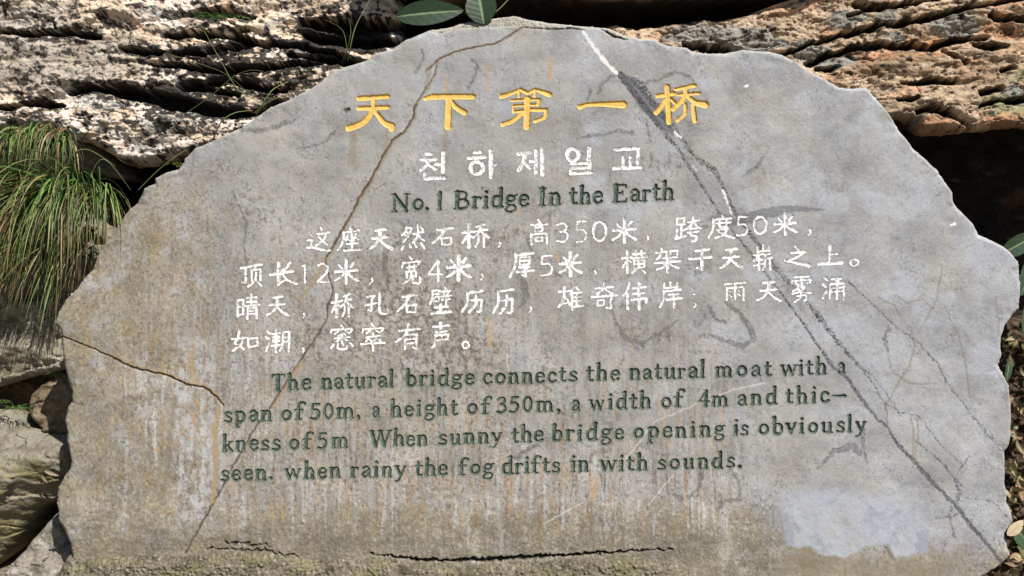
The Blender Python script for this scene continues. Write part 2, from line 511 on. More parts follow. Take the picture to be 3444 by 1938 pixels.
def right_colour(X, Y, h, S):
    n1 = fbm(X / 130, (Y + 0.2 * X) / 50, 61, 5, 0.6); n2 = fbm(X / 24, Y / 16, 62, 5, 0.62); n3 = fbm(X / 55, Y / 34, 63, 4, 0.6)
    n4 = fbm(X / 8, Y / 7, 64, 3)
    low = sst(170, 250, Y + 0.1 * (X - 2900))
    c = np.ones(X.shape + (3,)) * np.array([0.43, 0.32, 0.215])
    _, eb, rb, rb2, _, _ = worley(X / 110 + 0.5 * n3, (Y + 0.24 * X) / 36 + 0.5 * n3, 351)
    c = mixc(c, [0.58, 0.46, 0.34], sst(0.0, 0.35, n1 + 0.4 * n2))
    c = mixc(c, [0.44, 0.22, 0.115], sst(0.1, 0.4, blobs(X, Y, [(3000, 200, 260, 50, .7), (3120, 150, 120, 30, 1), (3380, 100, 200, 60, .5),
                                                      (3420, 420, 180, 40, .8), (2330, 120, 120, 30, .8), (3130, 440, 120, 40, .5)], n3, 0.7)) * 0.8)
    c = c * (0.72 + 0.45 * rb)[..., None]
    c = mixc(c, [0.46, 0.25, 0.14], (rb2 > 0.8) * 0.5)
    c = mixc(c, [0.20, 0.145, 0.09], sst(0.0, 0.35, blobs(X, Y, [(2920, 250, 220, 60, .5), (3080, 210, 130, 50, .5), (3330, 270, 200, 110, .45)], n2, 0.9)) * 0.75)
    c = mixc(c, [0.25, 0.255, 0.14], sst(0.2, 0.5, blobs(X, Y, [(3400, 370, 160, 70, .9), (3420, 280, 90, 60, .6)], n2, 0.6)) * 0.8)
    grey = sst(0.15, 0.35, blobs(X, Y, [(2420, 130, 240, 60, 1.1), (2720, 175, 90, 45, 1.0), (2800, 215, 110, 40, .9), (3210, 90, 110, 55, 1.1), (2560, 150, 130, 40, .9)], n3, 0.35))
    c = mixc(c, np.array([0.24, 0.24, 0.215]), grey * 0.9)
    lich = sst(0.2, 0.35, blobs(X, Y, [(2850, 60, 90, 50, 1), (2980, 60, 60, 50, .9), (3010, 120, 50, 30, .8), (3390, 325, 50, 40, .8)], n2, 0.7))
    c = mixc(c, [0.19, 0.21, 0.19], lich * 0.85)
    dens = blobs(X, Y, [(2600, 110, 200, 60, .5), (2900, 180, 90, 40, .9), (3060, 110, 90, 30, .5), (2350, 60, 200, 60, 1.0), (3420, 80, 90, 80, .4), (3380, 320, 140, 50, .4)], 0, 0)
    cr_shade = crevices(X - 0.3 * h, Y - h, [(a + 4, b + 9, p) for a, b, p in RIGHT_CR], 47)  # wider mask, paints shade around the crevices along with the black crust
    blk = sst(0.26, 0.34, dens * 0.46 + 0.80 * n2 + 0.50 * n3 + 0.07 + 0.25 * cr_shade)
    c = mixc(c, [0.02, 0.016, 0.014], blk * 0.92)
    spk = sst(0.32, 0.45, n4 * 0.8 + 0.35 * n3)
    c = mixc(c, [0.09, 0.065, 0.045], spk * 0.7)
    c = mixc(c, [0.15, 0.11, 0.075], sst(0.05, 0.3, n2 + 0.5 * n4) * 0.5)
    c = mixc(c, [0.02, 0.016, 0.013], crevices(X - 0.3 * h, Y - h, RIGHT_CR, 47) * 0.95)  # shade inside the crevices put into the colour
    return c

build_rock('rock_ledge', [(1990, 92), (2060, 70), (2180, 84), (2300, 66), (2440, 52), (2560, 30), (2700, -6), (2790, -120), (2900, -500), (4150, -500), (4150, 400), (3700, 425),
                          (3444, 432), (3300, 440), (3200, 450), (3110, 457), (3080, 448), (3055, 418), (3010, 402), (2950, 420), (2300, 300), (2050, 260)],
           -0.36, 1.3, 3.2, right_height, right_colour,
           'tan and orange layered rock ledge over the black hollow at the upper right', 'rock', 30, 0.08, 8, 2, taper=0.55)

def dark_height(X, Y, S):
    return strata(X, Y, -0.1, 81, 0.09) + 0.04 * fbm(X / 200, Y / 120, 83, 4) + 0.012 * fbm(X / 30, Y / 22, 84, 3)
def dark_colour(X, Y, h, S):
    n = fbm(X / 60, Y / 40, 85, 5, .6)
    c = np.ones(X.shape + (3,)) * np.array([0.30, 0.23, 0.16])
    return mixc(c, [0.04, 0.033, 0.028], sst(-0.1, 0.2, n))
build_rock('added_shade_rock', [(1180, -620), (2950, -620), (2860, -120), (2760, -40), (2400, -34), (2000, -22), (1700, -26), (1450, -22), (1250, -60)],  # unseen rock added above the view to keep the gap below in shade
           -0.30, 1.4, 7, dark_height, dark_colour, 'added dark brown rock out of view, shading the gap above the peak of the inscribed stone',
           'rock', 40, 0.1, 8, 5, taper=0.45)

# lower left stones
def soft_height(seed, amp=0.05, tilt=0.0, fine=0.006, y0=1200):
    def f(X, Y, S):
        k1, e1 = chunks(X, Y, 130, 60, 0.1, seed + 5)
        return (0.022 * k1 - 0.012 * sst(0.10, 0, e1) * sst(0, 0.2, fbm(X / 130, Y / 90, seed + 8, 2)) + amp * fbm(X / 170, Y / 110, seed, 4) + fine * 1.2 * fbm(X / 45, Y / 36, seed + 1, 3) + fine * 0.3 * fbm(X / 12, Y / 10, seed + 2, 3)
                + tilt * (Y - y0) / 1000)
    return f
def stone_colour(base, lo, hi, seed, dark=0.5, extra=None):
    def f(X, Y, h, S):
        n1 = fbm(X / 110, Y / 80, seed, 5, .6); n2 = fbm(X / 20, Y / 16, seed + 1, 4, .62); n3 = fbm(X / 8, Y / 7, seed + 2, 3)
        c = np.ones(X.shape + (3,)) * np.array(base)
        c = mixc(c, hi, sst(0.0, 0.35, n1 * 0.6 + n2))
        c = mixc(c, lo, sst(0.05, 0.4, -n1 + 0.6 * n2) * 0.8)
        c = mixc(c, np.array(base) * 0.25, sst(0.25, 0.42, n3 * .7 + n2 * .5) * dark)
        if extra: c = extra(c, X, Y, n1, n2, n3)
        return c
    return f

build_rock('boulder', [(-500, 640), (120, 640), (330, 760), (420, 800), (420, 1040), (330, 1180), (250, 1238), (205, 1246), (120, 1264), (60, 1282), (0, 1300), (-200, 1345), (-500, 1400)],
           -0.33, 0.9, 3.6, soft_height(101, 0.05, 0.28, 0.010, 1000),
           stone_colour([0.225, 0.20, 0.145], [0.11, 0.095, 0.06], [0.36, 0.33, 0.26], 111, 0.85),
           'pale speckled boulder under the drooping grass, left of the inscribed stone', 'rock', 30, 0.06, 6, 6)
build_rock('stone_block', [(98, 1330), (135, 1290), (190, 1262), (300, 1262), (300, 1500), (205, 1470), (140, 1448), (112, 1420), (90, 1378)],
           -0.30, 0.5, 3.6, soft_height(121, 0.04, 0.1, 0.008, 1350),
           stone_colour([0.155, 0.115, 0.075], [0.09, 0.065, 0.04], [0.23, 0.18, 0.125], 131, 0.6),
           'small dark brown stone wedged between two boulders at the left edge of the slab', 'rock', 16, 0.03, 5, 7)

def moss_extra(c, X, Y, n1, n2, n3):
    front = sst(1500, 1600, Y + 0.15 * X)
    c = mixc(c, [0.16, 0.14, 0.06], front * sst(-0.2, 0.25, n1 + 0.5 * n2) * 0.85)
    c = mixc(c, [0.085, 0.065, 0.035], sst(1590, 1720, Y) * sst(-0.1, 0.25, -n1 + 0.7 * n2) * 0.8)
    c = mixc(c, [0.36, 0.30, 0.16], front * sst(0.22, 0.4, n3 + n2 * .4) * 0.6)
    return c
def moss_height(X, Y, S):
    # flat top shelf, rounding over into a bulging face
    h = 0.03 * fbm(X / 190, Y / 140, 141, 3) + 0.010 * fbm(X / 50, Y / 36, 142, 3) + 0.0018 * fbm(X / 12, Y / 9, 143, 3)
    k1, e1 = chunks(X, Y, 140, 60, 0.1, 145)
    h = h + 0.020 * k1 - 0.010 * sst(0.1, 0, e1) * sst(0, 0.2, fbm(X / 130, Y / 90, 148, 2))
    h = h + 0.20 * sst(1360, 1540, Y + 0.1 * X) - 0.16 * sst(1620, 1880, Y + 0.6 * X)
    e = Y - (1487 + 8 * fbm(X / 60, 0 * X, 144) + (X - 100) * -0.08)
    h = h + 0.03 * sst(-4, 4, e)
    return h
build_rock('boulder', [(-500, 1340), (-100, 1362), (20, 1382), (70, 1398), (110, 1432), (160, 1448), (330, 1462), (330, 1640), (180, 1690), (160, 1722), (118, 1772), (60, 1840), (10, 1890), (-60, 1960), (-500, 2250)],
           -0.33, 0.9, 3.4, moss_height, stone_colour([0.22, 0.20, 0.155], [0.14, 0.12, 0.085], [0.30, 0.28, 0.22], 151, 0.7, moss_extra),
           'mossy olive and grey boulder with a flat top at the lower left', 'rock', 26, 0.07, 5, 8)
build_rock('flat_stone', [(-420, 2250), (-60, 2010), (0, 1948), (60, 1868), (120, 1792), (158, 1742), (185, 1750), (215, 1800), (238, 1838), (300, 1880), (420, 1930), (420, 2250)],
           -0.10, 0.7, 3.4, soft_height(161, 0.03, 0.35, 0.007, 1850),
           stone_colour([0.225, 0.20, 0.165], [0.13, 0.11, 0.085], [0.33, 0.305, 0.265], 171, 0.85),
           'flat speckled grey stone in the bottom left corner below the mossy boulder', 'rock', 18, 0.04, 4, 9)
# dim stone deep in the left hollow
build_rock('stone_block', [(120, 430), (260, 440), (420, 560), (450, 600), (380, 598), (270, 575), (190, 590), (-60, 600), (-60, 430)],
           -0.55, 0.4, 5, soft_height(181, 0.03, 0.2, 0.006, 500),
           stone_colour([0.20, 0.17, 0.13], [0.10, 0.08, 0.06], [0.26, 0.23, 0.18], 191, 0.6),
           'dim shaded stone tucked under the left ledge behind the grass', 'rock', 20, 0.04, 5, 10)

# soil and litter bank at the right edge
build_rock('soil_mound', [(3300, 1060), (3420, 1075), (3520, 1060), (3900, 1000), (3900, 2300), (3200, 2300), (3250, 1900)],
           -0.22, 0.6, 5, lambda X, Y, S: 0.05 * fbm(X / 90, Y / 90, 201, 4) + 0.03 * fbm(X / 20, Y / 20, 202, 4) + 0.05 * (Y - 1500) / 1000,
           stone_colour([0.06, 0.042, 0.028], [0.02, 0.015, 0.01], [0.12, 0.085, 0.055], 211, 0.7),
           'dark soil mound littered with dry leaves at the right edge of the slab', 'soil', 30, 0.06, 10, 11)
build_rock('soil_mound', [(-300, 1250), (60, 1262), (200, 1235), (300, 1240), (300, 1500), (140, 1470), (0, 1420), (-300, 1400)],
           -0.42, 0.5, 5, lambda X, Y, S: 0.05 * fbm(X / 90, Y / 60, 221, 4) + 0.02 * fbm(X / 16, Y / 16, 222, 4),
           stone_colour([0.075, 0.055, 0.03], [0.03, 0.022, 0.012], [0.14, 0.11, 0.06], 231, 0.7),
           'pocket of brown soil between the boulders at the left', 'soil', 20, 0.04, 6, 12)

# ------------------------------------------------------------------ the lettering: strokes of a hand-cut alphabet
def parse(s):
    """'w[-w2][~] x,y x,y ...' strokes separated by ';' -> list of (points, radii); 'O' = ring w cx,cy rx,ry"""
    out = []
    for st in s.split(';'):
        tk = st.split()
        if not tk: continue
        if tk[0] == 'O':
            w = float(tk[1]); cx, cy = map(float, tk[2].split(',')); rx, ry = map(float, tk[3].split(','))
            pts = [(cx + rx * math.cos(a), cy + ry * math.sin(a)) for a in np.linspace(0, 2 * math.pi, 19)]
            out.append((pts, [w / 2] * len(pts))); continue
        h = tk[0]; curved = h.endswith('~'); h = h.rstrip('~')
        ws = [float(v) for v in h.split('-')]
        pts = [tuple(map(float, p.split(','))) for p in tk[1:]]
        if len(pts) == 1: pts = pts * 2
        if curved: pts = catmull(pts)
        n = len(pts)
        rad = [np.interp(i / (n - 1), np.linspace(0, 1, len(ws)), ws) / 2 if len(ws) > 1 else ws[0] / 2 for i in range(n)]
        out.append((pts, rad))
    return out

LAT = {  # width, strokes (x right, y up, x-height 64, capitals 100)
'a': (48, "13~ 9,50 17,61 30,62 37,48;17 37,50 37,12;13~ 37,38 17,31 10,17 18,4 30,6 37,14;10 37,8 47,4"),
'b': (52, "17 13,102 13,8;9 3,101 13,102;15~ 13,50 27,61 41,54 46,32 40,9 27,3 13,9"),
'c': (46, "14~ 39,52 27,61 14,53 9,32 14,10 28,3 42,12;17 38,51"),
'd': (54, "17 42,102 42,6;15~ 42,52 28,61 14,54 9,31 14,9 28,3 42,12;10 42,5 53,3;9 32,101 42,102"),
'e': (47, "11 12,36 40,37;14~ 41,38 38,55 26,62 13,54 9,32 14,10 28,3 42,13"),
'f': (47, "17 18,4 18,80;13~ 18,78 22,97 34,104 46,99;17 45,96;10 3,60 38,61;9 6,3 33,3"),
'g': (50, "13~ 25,61 12,52 12,38 25,30 38,38 38,52 25,61;10 38,58 50,63;11~ 15,31 9,20 17,12 38,9 46,-4 40,-20 23,-25 9,-19 8,-8 18,4"),
'h': (54, "17 13,102 13,4;9 3,101 13,102;14~ 13,46 26,60 38,58 42,42;17 42,44 42,4;8 4,3 23,3;8 33,3 53,3"),
'i': (27, "17 14,60 14,4;9 4,60 14,61;8 4,3 24,3;18 14,88"),
'k': (52, "17 13,102 13,4;8 4,3 24,3;9 3,101 13,102;10 16,28 40,60;16 24,38 46,5;8 32,61 48,61"),
'l': (27, "17 13,104 13,4;9 3,103 13,104;8 4,3 24,3"),
'm': (82, "16 13,60 13,4;9 3,60 13,61;13~ 13,46 24,60 35,57 39,42;16 40,44 40,4;13~ 40,46 51,60 63,57 67,42;16 68,44 68,4;8 4,3 22,3;8 31,3 49,3;8 59,3 78,3"),
'n': (54, "17 13,60 13,4;9 3,60 13,61;14~ 13,46 26,60 38,58 42,42;17 42,44 42,4;8 4,3 23,3;8 33,3 53,3"),
'o': (52, "O 15 27,32 18,27"),
'p': (53, "17 13,60 13,-28;9 3,60 13,61;15~ 13,50 27,61 41,54 46,32 40,9 27,3 13,9;8 3,-30 25,-30"),
'r': (40, "17 13,60 13,4;9 3,60 13,61;12~ 13,42 22,58 36,59;16 35,56;8 4,3 25,3"),
's': (43, "13~ 37,52 26,61 13,54 14,40 33,27 38,13 26,3 8,9"),
't': (36, "15 15,82 15,16;12~ 15,18 20,4 33,7;10 3,60 32,61"),
'u': (55, "17 13,60 13,18;13~ 13,18 20,3 33,6 42,18;17 42,60 42,6;9 3,60 13,61;9 33,60 42,61;9 42,4 54,3"),
'v': (50, "16 8,60 26,5;11 26,5 43,60;8 0,61 18,61;8 35,61 51,61"),
'w': (76, "15 8,60 23,5;10 23,5 38,58;15 38,58 53,5;10 53,5 68,60;8 0,61 17,61;8 60,61 76,61"),
'y': (50, "16 8,60 27,8;11~ 43,60 30,14 18,-20 6,-25;8 0,61 18,61;8 35,61 51,61"),
'T': (66, "20 33,97 33,4;10 5,97 61,97;9 5,97 5,84;9 61,97 61,84;9 22,3 44,3"),
'W': (108, "18 12,97 35,5;11 35,5 53,95;18 53,95 74,5;11 74,5 96,97;9 2,97 24,97;9 44,97 62,97;9 86,97 106,97"),
'N': (84, "11 16,97 16,3;19 16,95 68,5;11 68,97 68,3;9 4,97 20,97;9 58,97 80,97;9 6,3 28,3"),
'B': (70, "20 16,97 16,3;11~ 16,97 40,97 54,86 50,60 34,52;14~ 16,52 42,52 60,40 58,14 40,3 16,3;9 4,97 16,97;9 4,3 16,3"),
'I': (36, "20 18,97 18,3;9 5,97 31,97;9 5,3 31,3"),
'E': (68, "20 16,97 16,3;10 4,97 58,97;9 58,97 58,82;10 16,52 44,52;9 44,62 44,42;11 4,3 60,3;9 62,3 64,20"),
'0': (50, "O 14 25,48 17,42"),
'1': (34, "17 19,94 19,4;10 6,82 19,95;8 8,3 31,3"),
'3': (46, "13~ 7,84 22,94 37,86 36,66 20,52;14~ 20,52 38,44 41,22 26,4 6,9"),
'4': (54, "10 36,94 5,32;11 5,32 50,32;17 37,94 37,4;8 28,3 47,3"),
'5': (48, "13 12,92 40,93;12 12,92 10,56;14~ 10,56 30,58 41,38 34,12 20,3 5,9"),
'.': (22, "20 10,8"),
',': (22, "19-8~ 10,10 15,0 7,-14"),
'-': (66, "9-16 2,40 60,36"),
}

CN = {
'天': "11 30,10 72,5;11 18,48 82,40;13-9~ 50,12 46,50 30,78 4,97;9-15~ 48,50 66,74 95,95",
'石': "10 28,18 95,6;13-9~ 58,14 38,55 6,86;9 46,60 48,96;9 46,60 88,56;9 88,56 86,92;9 48,94 86,92",
'桥': "9 4,38 46,32;11 26,4 26,97;8 26,40 4,78;8 30,46 42,58;8-6 84,2 54,14;8 50,30 92,24;8~ 70,14 62,38 46,54;9~ 70,30 82,44 98,58;7~ 62,52 60,76 50,96;8 80,50 80,96",
'米': "9 22,22 34,36;9 80,12 66,30;11 6,50 94,42;12 50,2 50,98;10-8~ 46,48 28,72 4,86;9-12~ 54,48 70,70 96,84",
'这': "9 16,28 26,38;9 8,56 26,52;9 26,52 20,84;9-13~ 4,86 30,84 60,92 96,96;8 62,2 66,14;8 46,30 96,22;8~ 84,28 72,54 42,76;8~ 52,38 66,54 86,72",
'座': "8 54,2 60,12;8 30,20 92,12;11-6~ 30,20 26,60 4,98;7 46,30 38,56;7 44,42 52,54;7 78,28 68,54;7 76,42 88,52;9 62,24 62,94;8 42,70 84,66;10 32,97 98,93",
'然': "7~ 26,8 18,28 4,44;7 26,16 44,14;7~ 44,14 34,44 10,68;6 20,28 30,36;6 14,38 24,46;8 50,38 92,30;8~ 70,4 68,44 50,70;8~ 72,38 82,54 96,64;8 82,10 90,20;8 12,80 4,98;8 36,78 40,90;8 58,76 64,88;10 84,74 97,94",
'高': "8 46,2 54,12;9 12,22 88,18;7 32,32 32,46;7 32,32 68,30;7 68,30 66,44;7 32,46 66,44;8 12,56 14,98;8 12,58 90,54;8 90,54 88,96;7 34,70 34,86;7 34,70 66,68;7 66,68 66,84;7 34,86 66,84",
'跨': "7 8,12 8,34;7 8,12 38,8;7 38,8 36,32;7 8,34 36,32;7 24,34 24,80;7 24,56 40,54;7 8,52 8,84;8 2,88 42,76;8 52,24 96,16;8~ 72,4 64,34 44,50;8~ 74,26 84,38 98,48;7 58,50 84,47;7 50,64 92,60;8~ 66,64 64,76 84,76 80,94 66,98",
'度': "8 54,2 60,10;8 22,20 92,14;10-6~ 22,20 20,60 2,98;7 32,36 88,32;7 46,26 46,50;7 72,24 72,48;7 46,50 72,48;8 36,62 78,58;8~ 78,58 62,84 30,98;8-10~ 42,68 62,84 98,96",
'顶': "9 6,22 46,16;9 28,20 28,82;8 28,82 10,80;8 48,14 98,6;7 72,12 64,26;8 54,30 54,74;8 54,30 92,26;8 92,26 92,72;8~ 74,40 68,74 38,98;9 78,78 94,94",
'长': "9~ 76,4 60,26 40,38;10 4,52 84,38;12 34,4 34,90;8 34,90 54,74;9-12~ 46,48 66,72 98,86",
'宽': "9 46,2 52,12;8 12,26 8,42;8 12,26 94,18;8 94,18 86,32;7 30,42 78,38;7 42,32 42,52;7 66,30 66,48;8 30,56 30,78;8 30,56 74,52;8 74,52 74,74;8~ 52,58 46,82 14,98;10~ 60,70 60,92 78,97 94,94 95,76",
'厚': "10 26,12 92,4;10-7~ 26,12 24,50 2,98;7 42,22 42,48;7 42,22 80,19;7 80,19 78,45;7 42,34 78,32;7 42,48 78,45;7 38,60 78,56;7 78,56 62,66;8 62,66 62,94;7 62,94 50,90;9 28,78 98,70",
'横': "9 2,36 38,30;10 22,4 22,98;7 22,38 4,76;7 26,42 36,54;8 44,18 92,12;8 56,4 56,32;8 78,2 78,30;8 38,36 98,30;7 48,46 50,78;7 48,46 90,43;7 90,43 88,74;7 50,60 88,58;8 68,32 68,76;7 50,78 88,74;8 56,84 42,98;8 80,82 92,98",
'架': "8 8,22 46,16;8~ 28,4 26,28 8,48;8~ 46,16 46,40 34,42;7 60,14 60,42;7 60,14 88,11;7 88,11 86,38;7 60,40 86,38;10 2,62 98,54;11 50,46 50,98;8~ 46,62 30,80 10,88;8~ 54,60 70,74 90,82",
'于': "9 30,12 84,6;10 4,48 96,38;11 56,10 56,94;8 56,94 36,86",
'崭': "8 50,2 50,24;8 22,12 22,28;8 80,8 80,24;8 22,28 80,24;8 6,42 50,38;8~ 30,32 16,56 8,60;8 4,62 46,58;9 28,44 30,98;7 2,82 50,74;8 84,34 60,42;9~ 60,42 60,74 48,98;8 62,56 98,50;9 82,54 84,98",
'之': "10 44,4 54,18;9 28,36 80,28;9~ 80,28 52,54 14,74;9-14~ 4,72 36,80 96,96",
'上': "12 48,2 48,92;9 50,48 78,44;13 2,94 98,88",
'晴': "8 8,26 8,86;8 8,26 32,22;8 32,22 30,80;7 8,52 30,50;7 8,84 30,80;8 46,16 88,12;8 48,32 86,29;9 64,2 64,44;9 36,48 98,42;8 50,56 48,98;8 50,56 86,53;8 86,53 86,96;6 50,68 84,66;6 50,80 84,78",
'孔': "8 8,18 44,12;8 44,12 28,32;9 30,30 30,88;8 30,88 16,82;8 2,60 50,46;11~ 62,2 62,80 72,96 94,96 96,72",
'壁': "7 14,14 44,12;7 44,12 42,26;7 14,14 14,28;7 14,28 42,26;7~ 14,28 12,46 2,62;6 22,38 22,54;6 22,38 42,36;6 42,36 40,52;6 22,54 40,52;8 70,2 74,10;7 54,18 94,14;6 62,22 66,30;6 86,20 80,30;7 52,36 98,32;7 56,48 92,45;7 74,34 74,64;8 24,76 80,72;8 50,64 50,94;11 10,97 94,92",
'历': "10 26,12 86,4;12-8~ 26,12 26,54 4,95;9 40,46 82,40;9~ 82,40 80,88 64,94;10~ 60,26 58,64 32,96",
'雄': "8 4,24 46,18;9~ 26,4 24,48 4,86;8 28,44 18,72;8 18,72 40,68;7 38,56 46,78;8 62,4 50,34;9 56,26 56,96;7 74,8 80,18;7 56,30 92,26;7 58,48 88,44;7 58,64 88,60;8 74,28 74,82;8 56,86 98,80",
'奇': "9 16,20 84,14;9~ 50,2 44,24 22,40;8~ 54,22 66,32 80,38;10 2,52 98,44;7 24,64 24,84;7 24,64 50,62;7 50,62 48,82;7 24,84 48,82;9 76,50 76,94;8 76,94 58,92",
'伟': "8~ 26,2 18,28 2,48;9 18,34 18,98;8 40,22 90,16;8 42,42 88,37;9 34,64 96,56;8 96,56 92,74;10 64,2 64,98",
'岸': "8 50,2 50,20;7 24,8 24,24;7 78,6 78,20;7 24,24 78,20;8 22,36 92,30;9-6~ 22,36 22,66 4,98;7 42,50 84,46;9 34,68 98,62;9 64,46 64,98",
'雨': "10 4,14 98,6;9 14,34 14,94;9 14,34 90,28;9 90,28 90,96;9 52,10 52,92;7 26,48 34,56;7 26,68 34,76;7 66,46 74,54;7 66,66 74,74",
'雾': "7 20,6 84,3;7 8,20 8,32;7 8,20 94,14;7 94,14 88,26;7 52,4 52,36;6 26,26 34,32;6 68,24 78,30;7~ 42,38 32,50 14,58;7~ 38,46 66,42 44,60 10,68;7~ 42,50 62,60 96,66;7 32,76 74,72;7~ 74,72 72,92 60,94;7~ 50,64 46,84 22,98",
'涌': "9 10,6 20,16;9 4,34 14,42;9 6,92 18,62;8 40,12 84,6;7 84,6 66,18;7 58,16 70,24;8 36,34 34,92;8 36,34 94,28;9 94,28 94,96;7 38,50 92,46;7 38,66 92,62;8 64,32 64,94",
'如': "9~ 28,4 22,40 10,62;9~ 10,62 28,72 44,90;9~ 42,36 34,66 4,96;9 2,44 52,38;9 62,42 62,80;8 62,42 96,38;8 96,38 94,74;8 62,78 94,74",
'潮': "8 8,12 16,22;8 2,38 12,44;8 4,90 14,60;7 26,24 58,20;8 42,6 42,98;6 30,36 30,56;6 30,36 54,34;6 54,34 54,54;6 30,46 54,44;6 30,56 54,54;7 24,72 60,67;8~ 70,18 70,62 58,92;7 70,18 94,15;8 94,15 94,94;6 72,38 92,36;6 72,56 92,54",
'窸': "8 48,2 56,10;8 10,20 6,32;8 10,20 94,14;8 94,14 86,26;7 38,24 22,36;7 62,22 80,32;7 62,36 36,42;7 22,54 80,49;7 50,38 50,70;6 34,44 40,50;6 66,40 60,48;7 48,54 26,68;7 54,54 76,64;8 18,78 6,94;9~ 34,76 36,94 66,96 70,84;7 50,72 56,82;8 82,72 94,84",
'窣': "8 46,2 54,10;8 10,22 6,36;8 10,22 94,16;8 94,16 86,28;7 38,26 22,38;7 60,24 78,34;7 50,36 54,44;7 22,50 80,45;7 34,52 22,66;7 36,58 44,64;7 66,50 56,64;7 68,56 80,62;9 4,76 98,69;9 50,64 50,98",
'有': "9 14,26 98,18;10-7~ 52,2 40,40 2,70;8 38,44 38,98;8 38,44 84,40;9 84,40 84,96;8 84,96 70,92;7 40,60 82,57;7 40,76 82,73",
'声': "9 10,16 92,10;10 50,2 50,34;8 24,36 80,31;8 24,48 24,70;8 24,48 88,43;8 88,43 86,64;7 24,66 86,63;7 56,46 56,64;10~ 24,66 20,84 4,96",
'，': "34-16~ 58,18 66,50 24,90", '。': "O 24 50,50 36,36", '；': "34-18~ 50,68 66,82 26,96", '·': "60 50,50",
'0': "O 15 50,50 42,44", '1': "24 20,12 58,6;28 62,8 62,95", '2': "14~ 16,14 50,4 84,20 74,50 10,92;13 10,94 94,92",
'3': "13~ 10,10 60,4 84,22 70,40 34,46;13~ 34,46 84,48 94,74 64,94 8,92", '4': "14 66,4 8,66;14 8,66 96,66;18 72,4 72,96",
'5': "13 22,6 92,4;13 22,6 18,42;13~ 18,42 70,42 92,64 70,90 8,94",
'천': "10 24,8 44,8;11 6,28 62,25;11~ 34,28 24,48 4,62;11 36,44 60,60;10 62,44 88,42;12 90,2 90,68;11 22,72 22,92;11 22,92 98,90",
'하': "10 26,8 46,7;11 4,28 64,25;O 12 34,64 22,22;13 84,2 84,98;10 86,54 99,52",
'제': "12 4,20 48,15;12~ 28,20 22,50 4,82;11 26,50 46,74;10 50,48 68,46;11 70,8 70,92;12 94,2 94,98",
'일': "O 12 27,27 22,22;13 90,2 90,50;10 20,60 94,57;10 94,57 94,75;10 20,77 94,75;10 20,77 20,96;11 20,96 98,93",
'교': "12 6,10 88,5;12 88,5 84,70;11 34,46 34,84;11 60,46 60,84;12 2,94 98,89",
}
GOLD = [   # traced large characters: (name, crop scale, ox, oy, strokes)
('天', 5.152, 1140, 290, "96-84 345,210 850,175;90 595,210 595,400;92-84 345,382 845,362;96-120~ 590,380 540,500 400,640 170,728;80-130~ 610,400 710,540 800,640 915,690;110 915,735"),
('下', 5.152, 1140, 290, "80-104 1500,215 1620,180;104 1620,180 2320,180;112-118 1910,200 1890,710;90-110~ 1940,250 2030,360 2170,455"),
('第', 3.481, 1660, 270, "44-62~ 315,108 220,150 95,190;50 315,108 405,152;38 300,140 300,190;44 405,152 490,108;46-72 490,108 655,165;38 490,130 480,185;36 210,235 540,222;46 536,225 520,285;36 235,298 525,283;40 235,300 232,370;38 230,372 420,345;50 420,345 615,345;52-48~ 615,345 600,430 485,480;84-78 398,215 388,545;52-60~ 345,375 240,465 105,518"),
('一', 3.481, 1660, 270, "64-50 1012,312 1090,288;52-62 1090,285 1280,275;62-92 1280,278 1520,284"),
('桥', 3.481, 1660, 270, "72-74 2035,75 2056,485;56 1920,185 2110,155;54-62~ 2010,230 1970,310 1905,378;44 2080,220 2135,280;42-56 2130,108 2355,62;44 2155,172 2410,152;60~ 2255,90 2230,210 2105,335;52-92~ 2280,195 2370,260 2480,285;44-52~ 2245,280 2240,390 2155,470;58-62 2335,285 2358,475"),
]
CB = (2.576, 740, 720); CC = (1.9815, 1640, 720); CA = (1.84, 1100, 240)
